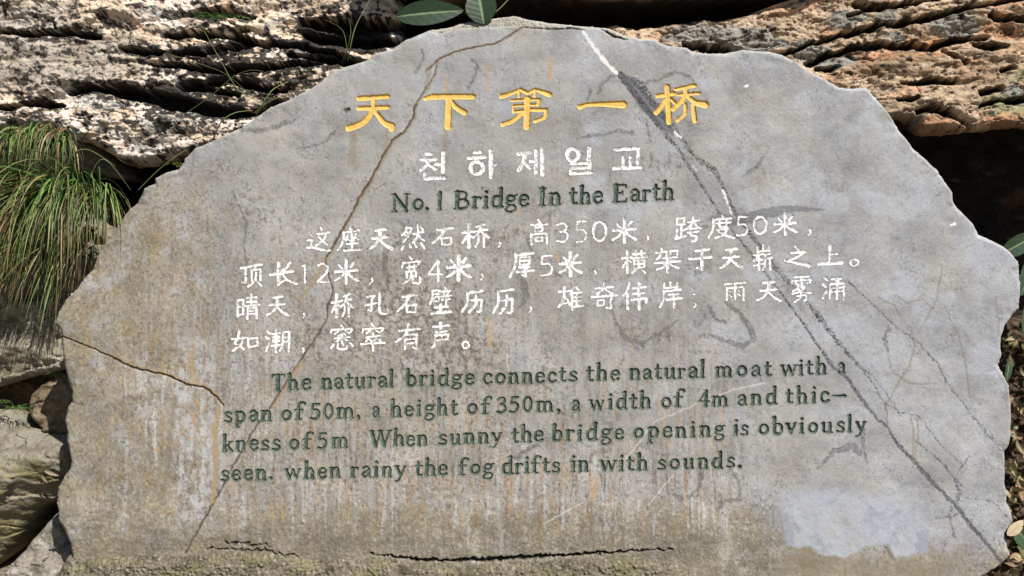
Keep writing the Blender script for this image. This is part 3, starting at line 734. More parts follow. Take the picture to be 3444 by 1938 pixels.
WHITE = [
('这', CB, 745, 110, 955, 320), ('座', CB, 1010, 115, 1225, 320), ('天', CB, 1285, 120, 1495, 305), ('然', CB, 1568, 85, 1780, 312),
('石', CB, 1830, 108, 2030, 272), ('桥', CB, 2095, 80, 2335, 290), ('，', CB, 2398, 235, 2448, 295),
('高', CC, 275, 35, 412, 205), ('3', CC, 455, 55, 540, 190), ('5', CC, 580, 40, 665, 195), ('0', CC, 697, 40, 798, 188),
('米', CC, 830, 28, 995, 190), ('，', CC, 1045, 140, 1085, 190), ('跨', CC, 1250, 10, 1422, 185), ('度', CC, 1468, 5, 1640, 162),
('5', CC, 1655, 10, 1740, 150), ('0', CC, 1768, 8, 1868, 138), ('米', CC, 1905, -5, 2065, 140), ('，', CC, 2124, 95, 2168, 148),
('顶', CB, 170, 420, 370, 632), ('长', CB, 430, 408, 668, 630), ('1', CB, 700, 430, 760, 605), ('2', CB, 835, 420, 952, 600),
('米', CB, 985, 395, 1205, 605), ('，', CB, 1284, 550, 1340, 615), ('宽', CB, 1565, 360, 1745, 605), ('4', CB, 1800, 395, 1930, 585),
('米', CB, 1958, 350, 2180, 575), ('，', CB, 2245, 510, 2295, 578),
('厚', CC, 145, 250, 320, 425), ('5', CC, 345, 270, 438, 415), ('米', CC, 475, 250, 630, 412), ('，', CC, 696, 370, 738, 415),
('横', CC, 895, 240, 1065, 392), ('架', CC, 1112, 222, 1290, 388), ('于', CC, 1340, 225, 1500, 380), ('天', CC, 1545, 225, 1705, 362),
('崭', CC, 1770, 200, 1905, 375), ('之', CC, 1978, 210, 2152, 348), ('上', CC, 2202, 203, 2368, 342), ('。', CC, 2408, 292, 2484, 352),
('晴', CB, 140, 690, 348, 910), ('天', CB, 400, 705, 600, 880), ('，', CB, 700, 850, 748, 915), ('桥', CB, 965, 685, 1155, 895),
('孔', CB, 1250, 685, 1465, 865), ('石', CB, 1530, 685, 1722, 860), ('壁', CB, 1815, 628, 2010, 865), ('历', CB, 2090, 655, 2305, 855),
('历', CC, 30, 495, 195, 668), ('，', CC, 266, 612, 306, 662), ('雄', CC, 470, 478, 640, 640), ('奇', CC, 693, 458, 865, 638),
('伟', CC, 905, 455, 1070, 635), ('岸', CC, 1140, 450, 1300, 625), ('；', CC, 1362, 520, 1405, 628), ('·', CC, 1366, 522, 1392, 546), ('雨', CC, 1575, 448, 1722, 578),
('天', CC, 1788, 445, 1960, 580), ('雾', CC, 2015, 410, 2165, 588), ('涌', CC, 2230, 415, 2385, 572),
('如', CB, 105, 995, 340, 1190), ('潮', CB, 398, 985, 612, 1200), ('，', CB, 690, 1145, 745, 1228), ('窸', CB, 950, 960, 1165, 1175),
('窣', CB, 1220, 945, 1430, 1185), ('有', CB, 1520, 950, 1740, 1175), ('声', CB, 1825, 940, 2000, 1170), ('。', CB, 2092, 1090, 2170, 1172),
('천', CA, 575, 498, 735, 677), ('하', CA, 870, 490, 1043, 655), ('제', CA, 1180, 478, 1342, 642), ('일', CA, 1478, 470, 1638, 637), ('교', CA, 1773, 470, 1950, 608),
]
CD = (2.1467, 700, 1180); CE = (2.24, 1800, 1180); CT = (2.576, 1290, 600)
def px(c, x): return c[1] + x / c[0]
LATIN = [  # text, x0, x1, baseline (x, y, slope), unit height in px per 100
(CT, 0.62, (1337, 712.6, -0.0424), [('No.', CT, 60, CT, 400), ('1', CT, 452, CT, 505), ('Bridge', CT, 603, CT, 1258), ('In', CT, 1335, CT, 1535), ('the', CT, 1605, CT, 1900), ('Earth', CT, 1980, CT, 2512)]),
(CD, 0.56, (924, 1315, -0.0300), [('The', CD, 450, CD, 740), ('natural', CD, 808, CD, 1342), ('bridge', CD, 1418, CD, 1920), ('connects', CD, 1978, CE, 318), ('the', CE, 378, CE, 635),
     ('natural', CE, 700, CE, 1280), ('moat', CE, 1350, CE, 1780), ('with', CE, 1843, CE, 2195), ('a', CE, 2262, CE, 2345)]),
(CD, 0.56, (760, 1422, -0.0335), [('span', CD, 105, CD, 460), ('of', CD, 520, CD, 695), ('50m,', CD, 735, CD, 1100), ('a', CD, 1175, CD, 1240), ('height', CD, 1310, CD, 1800), ('of', CD, 1862, CD, 2040),
     ('350m,', CD, 2078, CE, 192), ('a', CE, 268, CE, 338), ('width', CE, 402, CE, 870), ('of', CE, 942, CE, 1118), ('4m', CE, 1222, CE, 1460), ('and', CE, 1515, CE, 1818), ('thic-', CE, 1882, CE, 2345)]),
(CD, 0.56, (756, 1520, -0.0315), [('kness', CD, 97, CD, 520), ('of', CD, 575, CD, 752), ('5m', CD, 785, CD, 1015), ('When', CD, 1155, CD, 1585), ('sunny', CD, 1655, CD, 2120), ('the', CD, 2188, CE, 60),
     ('bridge', CE, 118, CE, 668), ('opening', CE, 733, CE, 1425), ('is', CE, 1488, CE, 1605), ('obviously', CE, 1675, CE, 2490)]),
(CD, 0.56, (740, 1619, -0.0255), [('seen.', CD, 80, CD, 468), ('when', CD, 550, CD, 955), ('rainy', CD, 1022, CD, 1425), ('the', CD, 1488, CD, 1728), ('fog', CD, 1800, CD, 2055), ('drifts', CD, 2115, CE, 188),
     ('in', CE, 262, CE, 402), ('with', CE, 485, CE, 848), ('sounds.', CE, 915, CE, 1560)]),
]
GLYPHS = []   # (kind, part name, label, [(pts, radii)])
_r = random.Random(3)
for nm, s, ox, oy, st in GOLD:
    GLYPHS.append(('gold', 'engraved_character', 'large gold character ' + nm,
                   [([(ox + x / s, oy + y / s) for x, y in p], [r / s for r in rr]) for p, rr in parse(st)]))
for nm, c, x0, y0, x1, y1 in WHITE:
    s, ox, oy = c
    ax, ay = ox + x0 / s, oy + y0 / s
    w, h = (x1 - x0) / s, (y1 - y0) / s
    k = math.sqrt(w * h) / 100 if nm not in '0123451' else w / 100 * 1.35
    if nm in '，。；·': k = min(w, h) / 100
    if nm == '1': k = w / 100
    if nm in '02345': k *= 0.82
    k *= 1.0 + 0.12 * _r.uniform(-1, 1)
    if c is CA: k *= 1.22
    if c is not CA and nm not in '，。；·012345': k *= 1.16
    part = 'engraved_numeral' if nm in '012345' else ('punctuation_mark' if nm in '，。；·' else 'engraved_character')
    GLYPHS.append(('white', part, None,
                   [([(ax + x / 100 * w + _r.uniform(-.6, .6), ay + y / 100 * h + _r.uniform(-.6, .6)) for x, y in p], [r * k for r in rr]) for p, rr in parse(CN[nm])]))
for c, u, (bx, by, sl), words in LATIN:
    for text, ca, xa, cb, xb in words:
        x0, x1 = px(ca, xa), px(cb, xb)
        adv = [LAT[t][0] for t in text]
        nat = sum(adv) * u
        n_ = len(text)
        want = 3.5 * (n_ - 1)
        sx = min(1.32, max(0.8, (x1 - x0 - want) / nat)) if n_ > 1 else 1.05
        gap = (x1 - x0 - nat * sx) / max(1, n_ - 1) if n_ > 1 else 0
        x = x0
        if n_ == 1: x = (x0 + x1 - nat * sx) / 2
        for t, a in zip(text, adv):
            jy = _r.uniform(-1.0, 1.0); sc_ = u * _r.uniform(0.97, 1.03)
            th = sl + _r.uniform(-0.02, 0.02)
            st = []
            yb = by + sl * (x - bx) + jy
            for p, rr in parse(LAT[t][1]):
                st.append(([(x + (q[0] * sx) * sc_ - q[1] * sc_ * th, yb - q[1] * sc_ + th * q[0] * sc_) for q in p],
                           [r * sc_ * 1.14 * (1.0 + 0.4 * (sx - 1)) for r in rr]))
            part = 'engraved_numeral' if t.isdigit() else ('punctuation_mark' if t in '.,-' else 'engraved_letter')
            GLYPHS.append(('green', part, None, st))
            x += a * u * sx + gap

# ------------------------------------------------------------------ the inscribed stone
OUT = [(239,1862),(227,1831),(209,1785),(191,1750),(186,1684),(188,1643),(206,1610),(229,1579),(232,1556),(224,1516),(216,1485),(221,1460),(211,1419),(219,1373),(234,1353),(235,1317),
(219,1276),(209,1230),(204,1200),(202,1176),(197,1114),(174,1089),(192,1052),(214,1008),(248,977),(273,940),(307,906),(317,862),(354,810),(397,748),(428,704),(459,679),(478,633),(515,617),
(518,599),(552,580),(596,568),(621,530),(652,496),(714,474),(722,466),(807,429),(858,394),(908,358),(969,333),(1030,303),(1075,273),(1110,242),(1161,222),(1226,202),(1262,177),(1300,167),
(1316,165),(1358,135),(1419,109),(1451,95),(1517,86),(1554,72),(1619,63),(1666,56),(1722,49),(1745,51),(1773,60),(1852,72),(1922,81),(1992,86),(2052,91),(2099,112),(2155,128),(2201,130),
(2243,151),(2313,158),(2332,175),(2348,176),(2435,179),(2503,164),(2536,169),(2590,171),(2633,181),(2676,203),(2715,227),(2749,249),(2787,270),(2828,293),(2870,297),(2913,292),(2942,319),
(2971,352),(2995,381),(3019,425),(3067,483),(3077,502),(3116,531),(3159,574),(3193,623),(3210,647),(3212,676),(3227,700),(3258,727),(3285,760),(3299,790),(3340,807),(3384,829),(3407,848),
(3431,881),(3440,931),(3441,986),(3434,1041),(3412,1063),(3387,1096),(3373,1140),(3375,1196),(3365,1229),(3382,1262),(3398,1295),(3407,1345),(3409,1400),(3407,1437),(3408,1467),(3401,1500),
(3386,1522),(3390,1567),(3386,1623),(3392,1660),(3394,1697),(3408,1726),(3414,1756),(3388,1800),(3397,1845),(3405,1871),(3375,1901),(3323,1938),(3240,1990),(3150,2060),(420,2060),(250,1930)]

CELL = 2.5
gx = np.arange(165, 3452, CELL, dtype=np.float32)
gy = np.arange(40, 2066, CELL, dtype=np.float32)
X, Y = np.meshgrid(gx, gy)
NX, NY = len(gx), len(gy)
S = poly_sdf(X, Y, OUT) + 2.2 * fbm(X / 30, Y / 30, 301, 4, 0.65) + 4.0 * sst(0.05, 0.3, fbm(X / 55, Y / 55, 306, 2)) * np.abs(fbm(X / 12, Y / 12, 302, 3)) * 2
X2, Y2, S2 = snap(X, Y, S, CELL)
inside = S2 >= 0

# glyph distance field on the grid
G = np.full(X.shape, 99.0, np.float32)
GID = np.full(X.shape, -1, np.int32)
rough = 0.9 * fbm(X / 9, Y / 9, 303, 3, 0.6) + 0.5 * fbm(X / 30, Y / 30, 304, 2)
for gi, (kind, part, lab, strokes) in enumerate(GLYPHS):
    allp = [p for st, _ in strokes for p in st]; mr = max(max(r) for _, r in strokes) + 14
    i0 = max(0, int((min(p[0] for p in allp) - mr - gx[0]) / CELL)); i1 = int((max(p[0] for p in allp) + mr - gx[0]) / CELL) + 2
    j0 = max(0, int((min(p[1] for p in allp) - mr - gy[0]) / CELL)); j1 = int((max(p[1] for p in allp) + mr - gy[0]) / CELL) + 2
    xx, yy = X[j0:j1, i0:i1], Y[j0:j1, i0:i1]
    d = np.full(xx.shape, 1e9, np.float32)
    for pts, rad in strokes:
        d = np.minimum(d, seg_dist(xx, yy, pts, rad))
    amp = {'gold': 1.3, 'white': 2.4, 'green': 1.5}[kind]
    d = d + amp * rough[j0:j1, i0:i1]
    g = G[j0:j1, i0:i1]; m = d < g
    g[m] = d[m]; GID[j0:j1, i0:i1][m] = gi
X2, Y2, G2 = snap(X2, Y2, -G, CELL)      # positive inside a glyph
G2 = np.where(np.abs(G) > 50, -99, G2)

# --- relief of the face (mm)
H = 7 * fbm(X / 620, Y / 520, 311, 3) + 1.6 * fbm(X / 120, Y / 120, 312, 3) + 0.45 * fbm(X / 26, Y / 26, 313, 3) + 0.22 * fbm(X / 8, Y / 8, 314, 2)
_f1, _, _r1, _, _, _ = worley(X / 12, Y / 11, 381)
H = H + 1.8 * sst(0.5, 0.1, _f1) * (_r1 > 0.5) * sst(1760, 1880, Y + 30 * fbm(X / 90, Y / 60, 382, 3)) * sst(2700, 2200, X)
rough_low = sst(1500, 1800, Y + 60 * fbm(X / 130, Y / 130, 315, 3)) * sst(2900, 1600, X)
H = H + rough_low * (1.0 * fbm(X / 14, Y / 12, 316, 4) + 1.5 * fbm(X / 50, Y / 40, 317, 3))
edge = np.clip(S2, 0, 60)
bev = 13 + 13 * fbm(X / 60, Y / 60, 318, 4)
H = H - 14 * (1 - np.clip(edge / bev, 0, 1)) ** 1.6 + 0.8 * sst(16, 4, edge) * fbm(X / 7, Y / 7, 319, 2)
H = H - 5 * sst(90, 10, edge) * sst(-0.1, 0.5, fbm(X / 90, Y / 90, 320, 4)) 

def line(pts, w=3.0, wob=3.0, seed=1, wn=0.0):
    pts = [(float(a), float(b)) for a, b in pts]
    rad = w if isinstance(w, list) else [w / 2] * len(pts)
    if isinstance(w, list): rad = [v / 2 for v in w]
    m0 = 60
    i0 = max(0, int((min(p[0] for p in pts) - m0 - gx[0]) / CELL)); i1 = max(1, int((max(p[0] for p in pts) + m0 - gx[0]) / CELL))
    j0 = max(0, int((min(p[1] for p in pts) - m0 - gy[0]) / CELL)); j1 = max(1, int((max(p[1] for p in pts) + m0 - gy[0]) / CELL))
    xx, yy = X[j0:j1, i0:i1], Y[j0:j1, i0:i1]
    d = seg_dist(xx + wob * fbm(xx / 22, yy / 22, seed, 3) * 1.6, yy + wob * fbm(xx / 22, yy / 22, seed + 3, 3) * 1.6, pts, rad)
    if wn: d = d + wn * fbm(xx / 13, yy / 13, seed + 9, 3)
    return (slice(j0, j1), slice(i0, i1)), d

# --- colour of the face
n_lo = fbm(X / 420, Y / 420, 331, 3); n_md = fbm(X / 120, Y / 150, 332, 4, .6); n_hi = fbm(X / 24, Y / 24, 333, 4, .62); n_px = fbm(X / 7, Y / 7, 334, 3, .6)
C = np.ones(X.shape + (3,)) * np.array([0.288, 0.282, 0.272])
blue = sst(-0.25, 0.45, n_md * 0.9 + 0.4 * n_lo + 0.35 * sst(1800, 3200, X) - 0.15 + 0.25 * sst(500, 150, Y) + 0.25 * sst(1000, 600, X) * sst(700, 400, Y))
C = mixc(C, [0.325, 0.340, 0.370], blue * 0.55)
warm = sst(-0.1, 0.5, fbm(X / 170, Y / 130, 335, 4, .6) + 0.1) * sst(3300, 2600, X)
C = mixc(C, [0.272, 0.255, 0.225], warm * 0.5)
# brown mineral film: strong on the left, the foot and under the lettering
reg = np.zeros(X.shape, np.float32)
reg = np.maximum(reg, 0.95 * sst(980, 480, X + 0.0 * Y) * sst(480, 800, Y))
reg = np.maximum(reg, 1.0 * sst(1560, 1800, Y) * sst(2780, 2350, X))
reg = np.maximum(reg, 0.55 * sst(640, 900, Y) * sst(2350, 1300, X) * (0.6 + 0.4 * sst(1000, 1500, Y)))
reg = np.maximum(reg, 0.8 * sst(1780, 1900, Y))
reg = np.maximum(reg, 0.35 * sst(1300, 1700, Y) * sst(2700, 2300, X))
streak = fbm(X / 17, Y / 190, 336, 4, .6)
film = sst(0.12, 0.75, reg * 0.78 + 0.55 * fbm(X / 90, Y / 170, 337, 5, .62) + 0.28 * n_hi + 0.15 * streak)
C = mixc(C, [0.270, 0.228, 0.155], film * 0.78)
darkf = sst(0.15, 0.6, reg - 0.55 + 0.8 * fbm(X / 60, Y / 90, 338, 5, .65) + .2 * n_px)
C = mixc(C, [0.165, 0.135, 0.090], darkf * 0.42)
# long faint pale and dark washes down the whole face
wash = fbm(X / 26, Y / 420, 361, 4, .62)
C = mixc(C, [0.37, 0.365, 0.35], sst(0.08, 0.36, wash + 0.3 * n_hi) * sst(450, 1000, Y) * sst(2900, 2200, X) * sst(560, 900, X) * 0.45)
C = mixc(C, [0.19, 0.165, 0.125], sst(0.12, 0.40, -wash + 0.45 * n_hi) * sst(450, 1000, Y) * sst(2800, 2100, X) * sst(560, 900, X) * 0.40)
# soft grey clouds
C = mixc(C, [0.20, 0.20, 0.205], sst(0.05, 0.45, fbm(X / 150, Y / 110, 363, 5, .65)) * 0.45)
# mottled patches on the brown left side
lf = sst(1000, 600, X) * sst(500, 800, Y)
C = mixc(C, [0.30, 0.305, 0.31], sst(0.10, 0.32, fbm(X / 95, Y / 110, 387, 5, .62)) * lf * 0.7)
C = mixc(C, [0.265, 0.205, 0.115], sst(0.06, 0.34, fbm(X / 80, Y / 120, 388, 5, .62)) * lf * 0.65)
C = mixc(C, [0.14, 0.118, 0.08], sst(0.16, 0.36, fbm(X / 48, Y / 42, 389, 5, .68)) * lf * sst(1300, 1700, Y) * 0.6)
# run-off streaks below the text
zone = sst(1020, 1500, Y) * sst(1900, 1780, Y) * sst(650, 900, X) * sst(2750, 2300, X)
zone2 = sst(800, 1300, Y) * sst(1850, 1700, Y) * sst(250, 520, X) * sst(1000, 850, X)
s1 = fbm(X / 15, Y / 170, 341, 4, .62); s2 = fbm(X / 16, Y / 230, 342, 3, .6)
C = mixc(C, [0.155, 0.120, 0.085], sst(0.10, 0.42, s1 + 0.45 * n_hi) * np.maximum(zone, 0.45 * zone2) * 0.85)
flk = sst(0.10, 0.20, s2 + 0.55 * n_hi + 0.35 * n_px - 0.10) * np.maximum(zone * sst(1360, 1600, Y), 0.9 * zone2)
C = mixc(C, [0.42, 0.425, 0.43], flk * 0.72)
orr = sst(0.20, 0.36, fbm(X / 12, Y / 260, 343, 3, .6) + 0.25 * n_hi - 0.02) * np.maximum(zone, 0.5 * zone2)
C = mixc(C, [0.36, 0.225, 0.085], orr * 0.62)
C = mixc(C, [0.275, 0.195, 0.095], sst(0.10, 0.30, fbm(X / 21, Y / 240, 385, 3, .6) + 0.2 * n_hi) * sst(1480, 1620, Y) * sst(1860, 1760, Y) * sst(1150, 1350, X) * sst(2250, 2000, X) * 0.55)
C = mixc(C, [0.135, 0.115, 0.075], sst(-0.15, 0.25, fbm(X / 75, Y / 45, 386, 5, .65) + 0.12) * sst(1690, 1830, Y + 70 * n_md) * sst(2950, 2550, X) * 0.62)
# pale worn spots in the bottom band
flk2 = sst(0.22, 0.34, n_hi + 0.5 * n_px + 0.3 * n_md) * sst(1640, 1720, Y) * sst(2950, 2500, X)
C = mixc(C, [0.43, 0.42, 0.39], flk2 * 0.6)
blot = sst(0.16, 0.30, n_hi * 0.7 + 0.4 * n_px + 0.3 * n_md) * np.clip(reg, 0, 1) ** 2
C = mixc(C, [0.12, 0.10, 0.072], blot * 0.45)
mot = fbm(X / 11, Y / 13, 351, 4, .68)
mk = sst(0.05, 0.55, np.clip(reg, 0, 1) + 0.6 * n_md + 0.15)
C = mixc(C, [0.105, 0.085, 0.068], sst(0.10, 0.36, mot + 0.25 * n_hi) * mk * 0.62)
C = mixc(C, [0.40, 0.375, 0.33], sst(0.12, 0.36, -mot + 0.3 * n_hi) * mk * 0.42)
qt = sst(1900, 2700, X) * sst(1750, 1500, Y)
qt = np.maximum(qt, sst(700, 300, Y))
C = C * (1 + (0.12 - 0.07 * qt) * np.clip(n_px + 0.6 * n_hi, -1, 1) + 0.42 * fbm(X / 210, Y / 170, 353, 4, .6) )[..., None]
# short dark squiggles all over the face
qt = qt
rid = np.abs(fbm(X / 34, Y / 34, 344, 4, .6)); msk = sst(0.08, 0.30, fbm(X / 75, Y / 75, 345, 3, .6))
C = mixc(C, [0.105, 0.095, 0.095], sst(0.040, 0.012, rid) * msk * (0.95 - 0.5 * qt))
rid2 = np.abs(fbm(X / 17, Y / 17, 346, 3, .6)); msk2 = sst(0.22, 0.42, fbm(X / 60, Y / 60, 347, 3, .6))
C = mixc(C, [0.115, 0.098, 0.092], sst(0.07, 0.03, rid2) * msk2 * (0.9 - 0.6 * qt))
C = mixc(C, [0.12, 0.10, 0.085], sst(0.34, 0.46, n_px + 0.25 * n_hi) * (0.7 - 0.45 * qt))
dz = blobs(X, Y, [(1400, 1040, 420, 180, 1.0), (1500, 1180, 300, 140, 1.0), (1250, 1130, 220, 170, .8), (1700, 800, 160, 90, .6), (1040, 1130, 140, 130, .7), (1420, 1260, 300, 80, .7), (2200, 1130, 220, 90, .5), (1250, 620, 160, 70, .4)], 0, 0)
dz = np.clip(dz, 0, 1)
C = mixc(C, [0.10, 0.08, 0.06], sst(0.10, 0.30, fbm(X / 19, Y / 22, 377, 5, .7) + 0.30 * dz - 0.06) * sst(0, 0.5, dz) * 0.75)
C = mixc(C, [0.37, 0.345, 0.295], sst(0.12, 0.3, fbm(X / 15, Y / 20, 378, 4, .7)) * sst(0, 0.5, dz) * 0.55)
# broad pale bluish clouds towards the right
C = mixc(C, [0.355, 0.375, 0.41], sst(0.10, 0.42, fbm(X / 190, Y / 150, 379, 4, .55) + 0.15 * sst(2000, 3300, X)) * sst(1300, 2400, X + 0.8 * (900 - Y)) * sst(1560, 1300, Y) * 0.6)
# pale scraped strip between the brown left side and the text
C = mixc(C, [0.40, 0.405, 0.41], sst(0.0, 0.22, fbm(X / 26, Y / 45, 380, 5, .68) + 0.05) * sst(560, 600, X + 20 * n_md) * sst(740, 700, X) * sst(1080, 1250, Y) * sst(1840, 1700, Y) * 0.75)
rid3 = np.abs(fbm(X / 80, Y / 60, 371, 5, .62)); msk3 = sst(0.0, 0.3, fbm(X / 150, Y / 150, 372, 3))
C = mixc(C, [0.13, 0.125, 0.135], sst(0.026, 0.008, rid3) * msk3 * 0.75)
rid4 = np.abs(fbm((X - Y) / 300, (X + Y) / 60, 373, 4, .6))
C = mixc(C, [0.16, 0.16, 0.18], sst(0.016, 0.004, rid4) * sst(1500, 2700, X) * 0.55)
brn = sst(0.14, 0.34, fbm(X / 20, Y / 26, 374, 4, .68) + 0.5 * n_md * 0.5) * sst(0.0, 0.3, fbm(X / 190, Y / 160, 375, 3)) * sst(3000, 2300, X) * sst(300, 600, Y)
C = mixc(C, [0.13, 0.10, 0.075], brn * 0.65)
C = mixc(C, [0.46, 0.45, 0.43], sst(0.44, 0.54, fbm(X / 6, Y / 6, 348, 2) + 0.2 * n_hi) * 0.4)
# faint bluish tool scratches
for k, (th, sd, off, sx0) in enumerate([(-0.55, 401, 0.30, 2300), (0.95, 402, 0.33, 0), (-0.42, 403, 0.36, 0), (-1.05, 404, .36, 0)]):
    a = X * math.cos(th) + Y * math.sin(th); b = -X * math.sin(th) + Y * math.cos(th)
    f = sst(off, off + .1, perlin(a / 230, b / 4.5, sd)) * sst(-0.1, 0.3, fbm(X / 220, Y / 220, sd + 20, 2))
    C = mixc(C, [0.20, 0.205, 0.235], f * 0.28 * sst(1500, 2700, X + (900 - Y)))
HC = np.zeros(X.shape, np.float32)    # carved cracks

def paint_line(pts, w, col, k, wob=3, seed=1, wn=0, soft=2.0, depth=0, dens=None):
    sl, d = line(pts, w, wob, seed, wn)
    m = sst(soft, -soft * 0.3, d) * k
    if dens is not None: m = m * dens[sl]
    C[sl] = mixc(C[sl], col, m)
    if depth: HC[sl] = np.minimum(HC[sl], -depth * sst(2.5, -1.5, d))

DK = [0.045, 0.045, 0.052]; GR = [0.11, 0.11, 0.12]
mott = 0.22 + 0.78 * sst(-0.15, 0.2, n_px + 0.5 * n_hi)
# the broad dark vein and its branches
veinA = [(2073, 243), (2150, 335), (2220, 430), (2274, 495), (2372, 642), (2426, 729), (2498, 821), (2543, 881), (2629, 992), (2705, 1093), (2775, 1199), (2801, 1240)]
veinB = [(2085, 245), (2149, 285), (2203, 355), (2252, 415), (2285, 457), (2312, 501), (2345, 533), (2404, 577), (2426, 620), (2442, 653), (2475, 724), (2538, 806), (2599, 892), (2644, 942), (2710, 1013), (2770, 1088), (2816, 1149), (2892, 1235)]
paint_line([(2078, 245), (2125, 290), (2175, 350), (2225, 405), (2262, 450)], [12, 34, 52, 44, 12], [0.13, 0.13, 0.14], 0.95, 3, 501, 4)
paint_line(veinA, [12, 18, 15, 11, 8, 7, 7, 7, 7, 7, 7, 6], DK, 1.0, 3, 502, 2, 2.0, 0.6, mott)
paint_line(veinB, [14, 24, 24, 22, 14, 12, 16, 20, 12, 9, 11, 12, 11, 14, 13, 16, 11, 7], DK, 1.0, 4, 503, 8, 2.0, 0.6, mott)
for a in [(2268, 445, 2292, 465), (2432, 640, 2450, 690), (2452, 700, 2470, 735), (2330, 560, 2340, 570)]:
    paint_line([(a[0], a[1]), (a[2], a[3])], 6, [0.62, 0.62, 0.6], 0.85, 3, 504, 7)
paint_line([(1958, 103), (1975, 128), (1995, 158), (2020, 190), (2045, 220), (2075, 247)], [5, 8, 11, 11, 12, 7], [0.62, 0.61, 0.58], 0.95, 4, 505, 5)
paint_line([(2538, 806), (2599, 892), (2644, 950), (2700, 1040)], [20, 34, 40, 12], [0.14, 0.13, 0.135], 0.55, 5, 506, 10, 4, 0, mott)
paint_line([(2290, 490), (2360, 590), (2420, 690), (2480, 800)], [8, 26, 30, 10], [0.24, 0.24, 0.25], 0.4, 5, 507, 6, 4)
paint_line([(2430, 760), (2500, 738), (2600, 712), (2680, 702), (2772, 706)], [10, 34, 34, 20, 3], [0.13, 0.13, 0.14], 0.75, 4, 508, 4, 3)
paint_line([(2392, 735), (2480, 728)], 16, GR, 0.6, 4, 509, 5, 3)
# lower right branches
W1 = [(2769, 1180), (2804, 1238), (2845, 1269), (2880, 1318), (2916, 1367), (2950, 1412), (2982, 1433), (3008, 1478), (3037, 1515), (3074, 1548), (3108, 1593), (3138, 1626), (3175, 1663), (3230, 1719), (3256, 1756), (3304, 1812), (3371, 1893)]
paint_line(W1, [5, 7, 11, 12, 9, 6, 7, 9, 10, 12, 15, 12, 12, 13, 13, 11, 8], [0.065, 0.065, 0.078], 1.0, 4, 511, 5, 2.5, 0.8, 0.5 + 0.5 * mott)
for pts, w in [([(2840, 1180), (2903, 1238), (2950, 1283), (3020, 1385), (3089, 1400), (3160, 1493), (3234, 1560)], 3),
               ([(3082, 1485), (3123, 1519), (3171, 1560), (3208, 1611), (3238, 1637)], 6),
               ([(3212, 1612), (3227, 1660), (3215, 1697)], 13), ([(3200, 1705), (3193, 1741), (3212, 1810)], 8),
               ([(3271, 1400), (3323, 1463), (3382, 1515)], 5), ([(3330, 1455), (3345, 1490), (3380, 1530)], 3),
               ([(3249, 1675), (3342, 1689), (3408, 1760)], 4), ([(3150, 1745), (3190, 1740), (3230, 1730)], 4),
               ([(2844, 942), (2954, 1041), (3009, 1096), (3087, 1151), (3153, 1223), (3197, 1306), (3274, 1400)], 5),
               ([(2844, 1179), (2932, 1284), (2976, 1361), (2985, 1420)], 6), ([(2976, 1361), (3010, 1370), (3030, 1400)], 4),
               ([(2630, 992), (2560, 900), (2512, 830)], 3), ([(3220, 1590), (3245, 1560), (3258, 1538)], 5)]:
    paint_line(pts, w, [0.08, 0.08, 0.10], 0.9, 5, 520 + int(pts[0][0]) % 50, 2, 2, 0.4, mott)
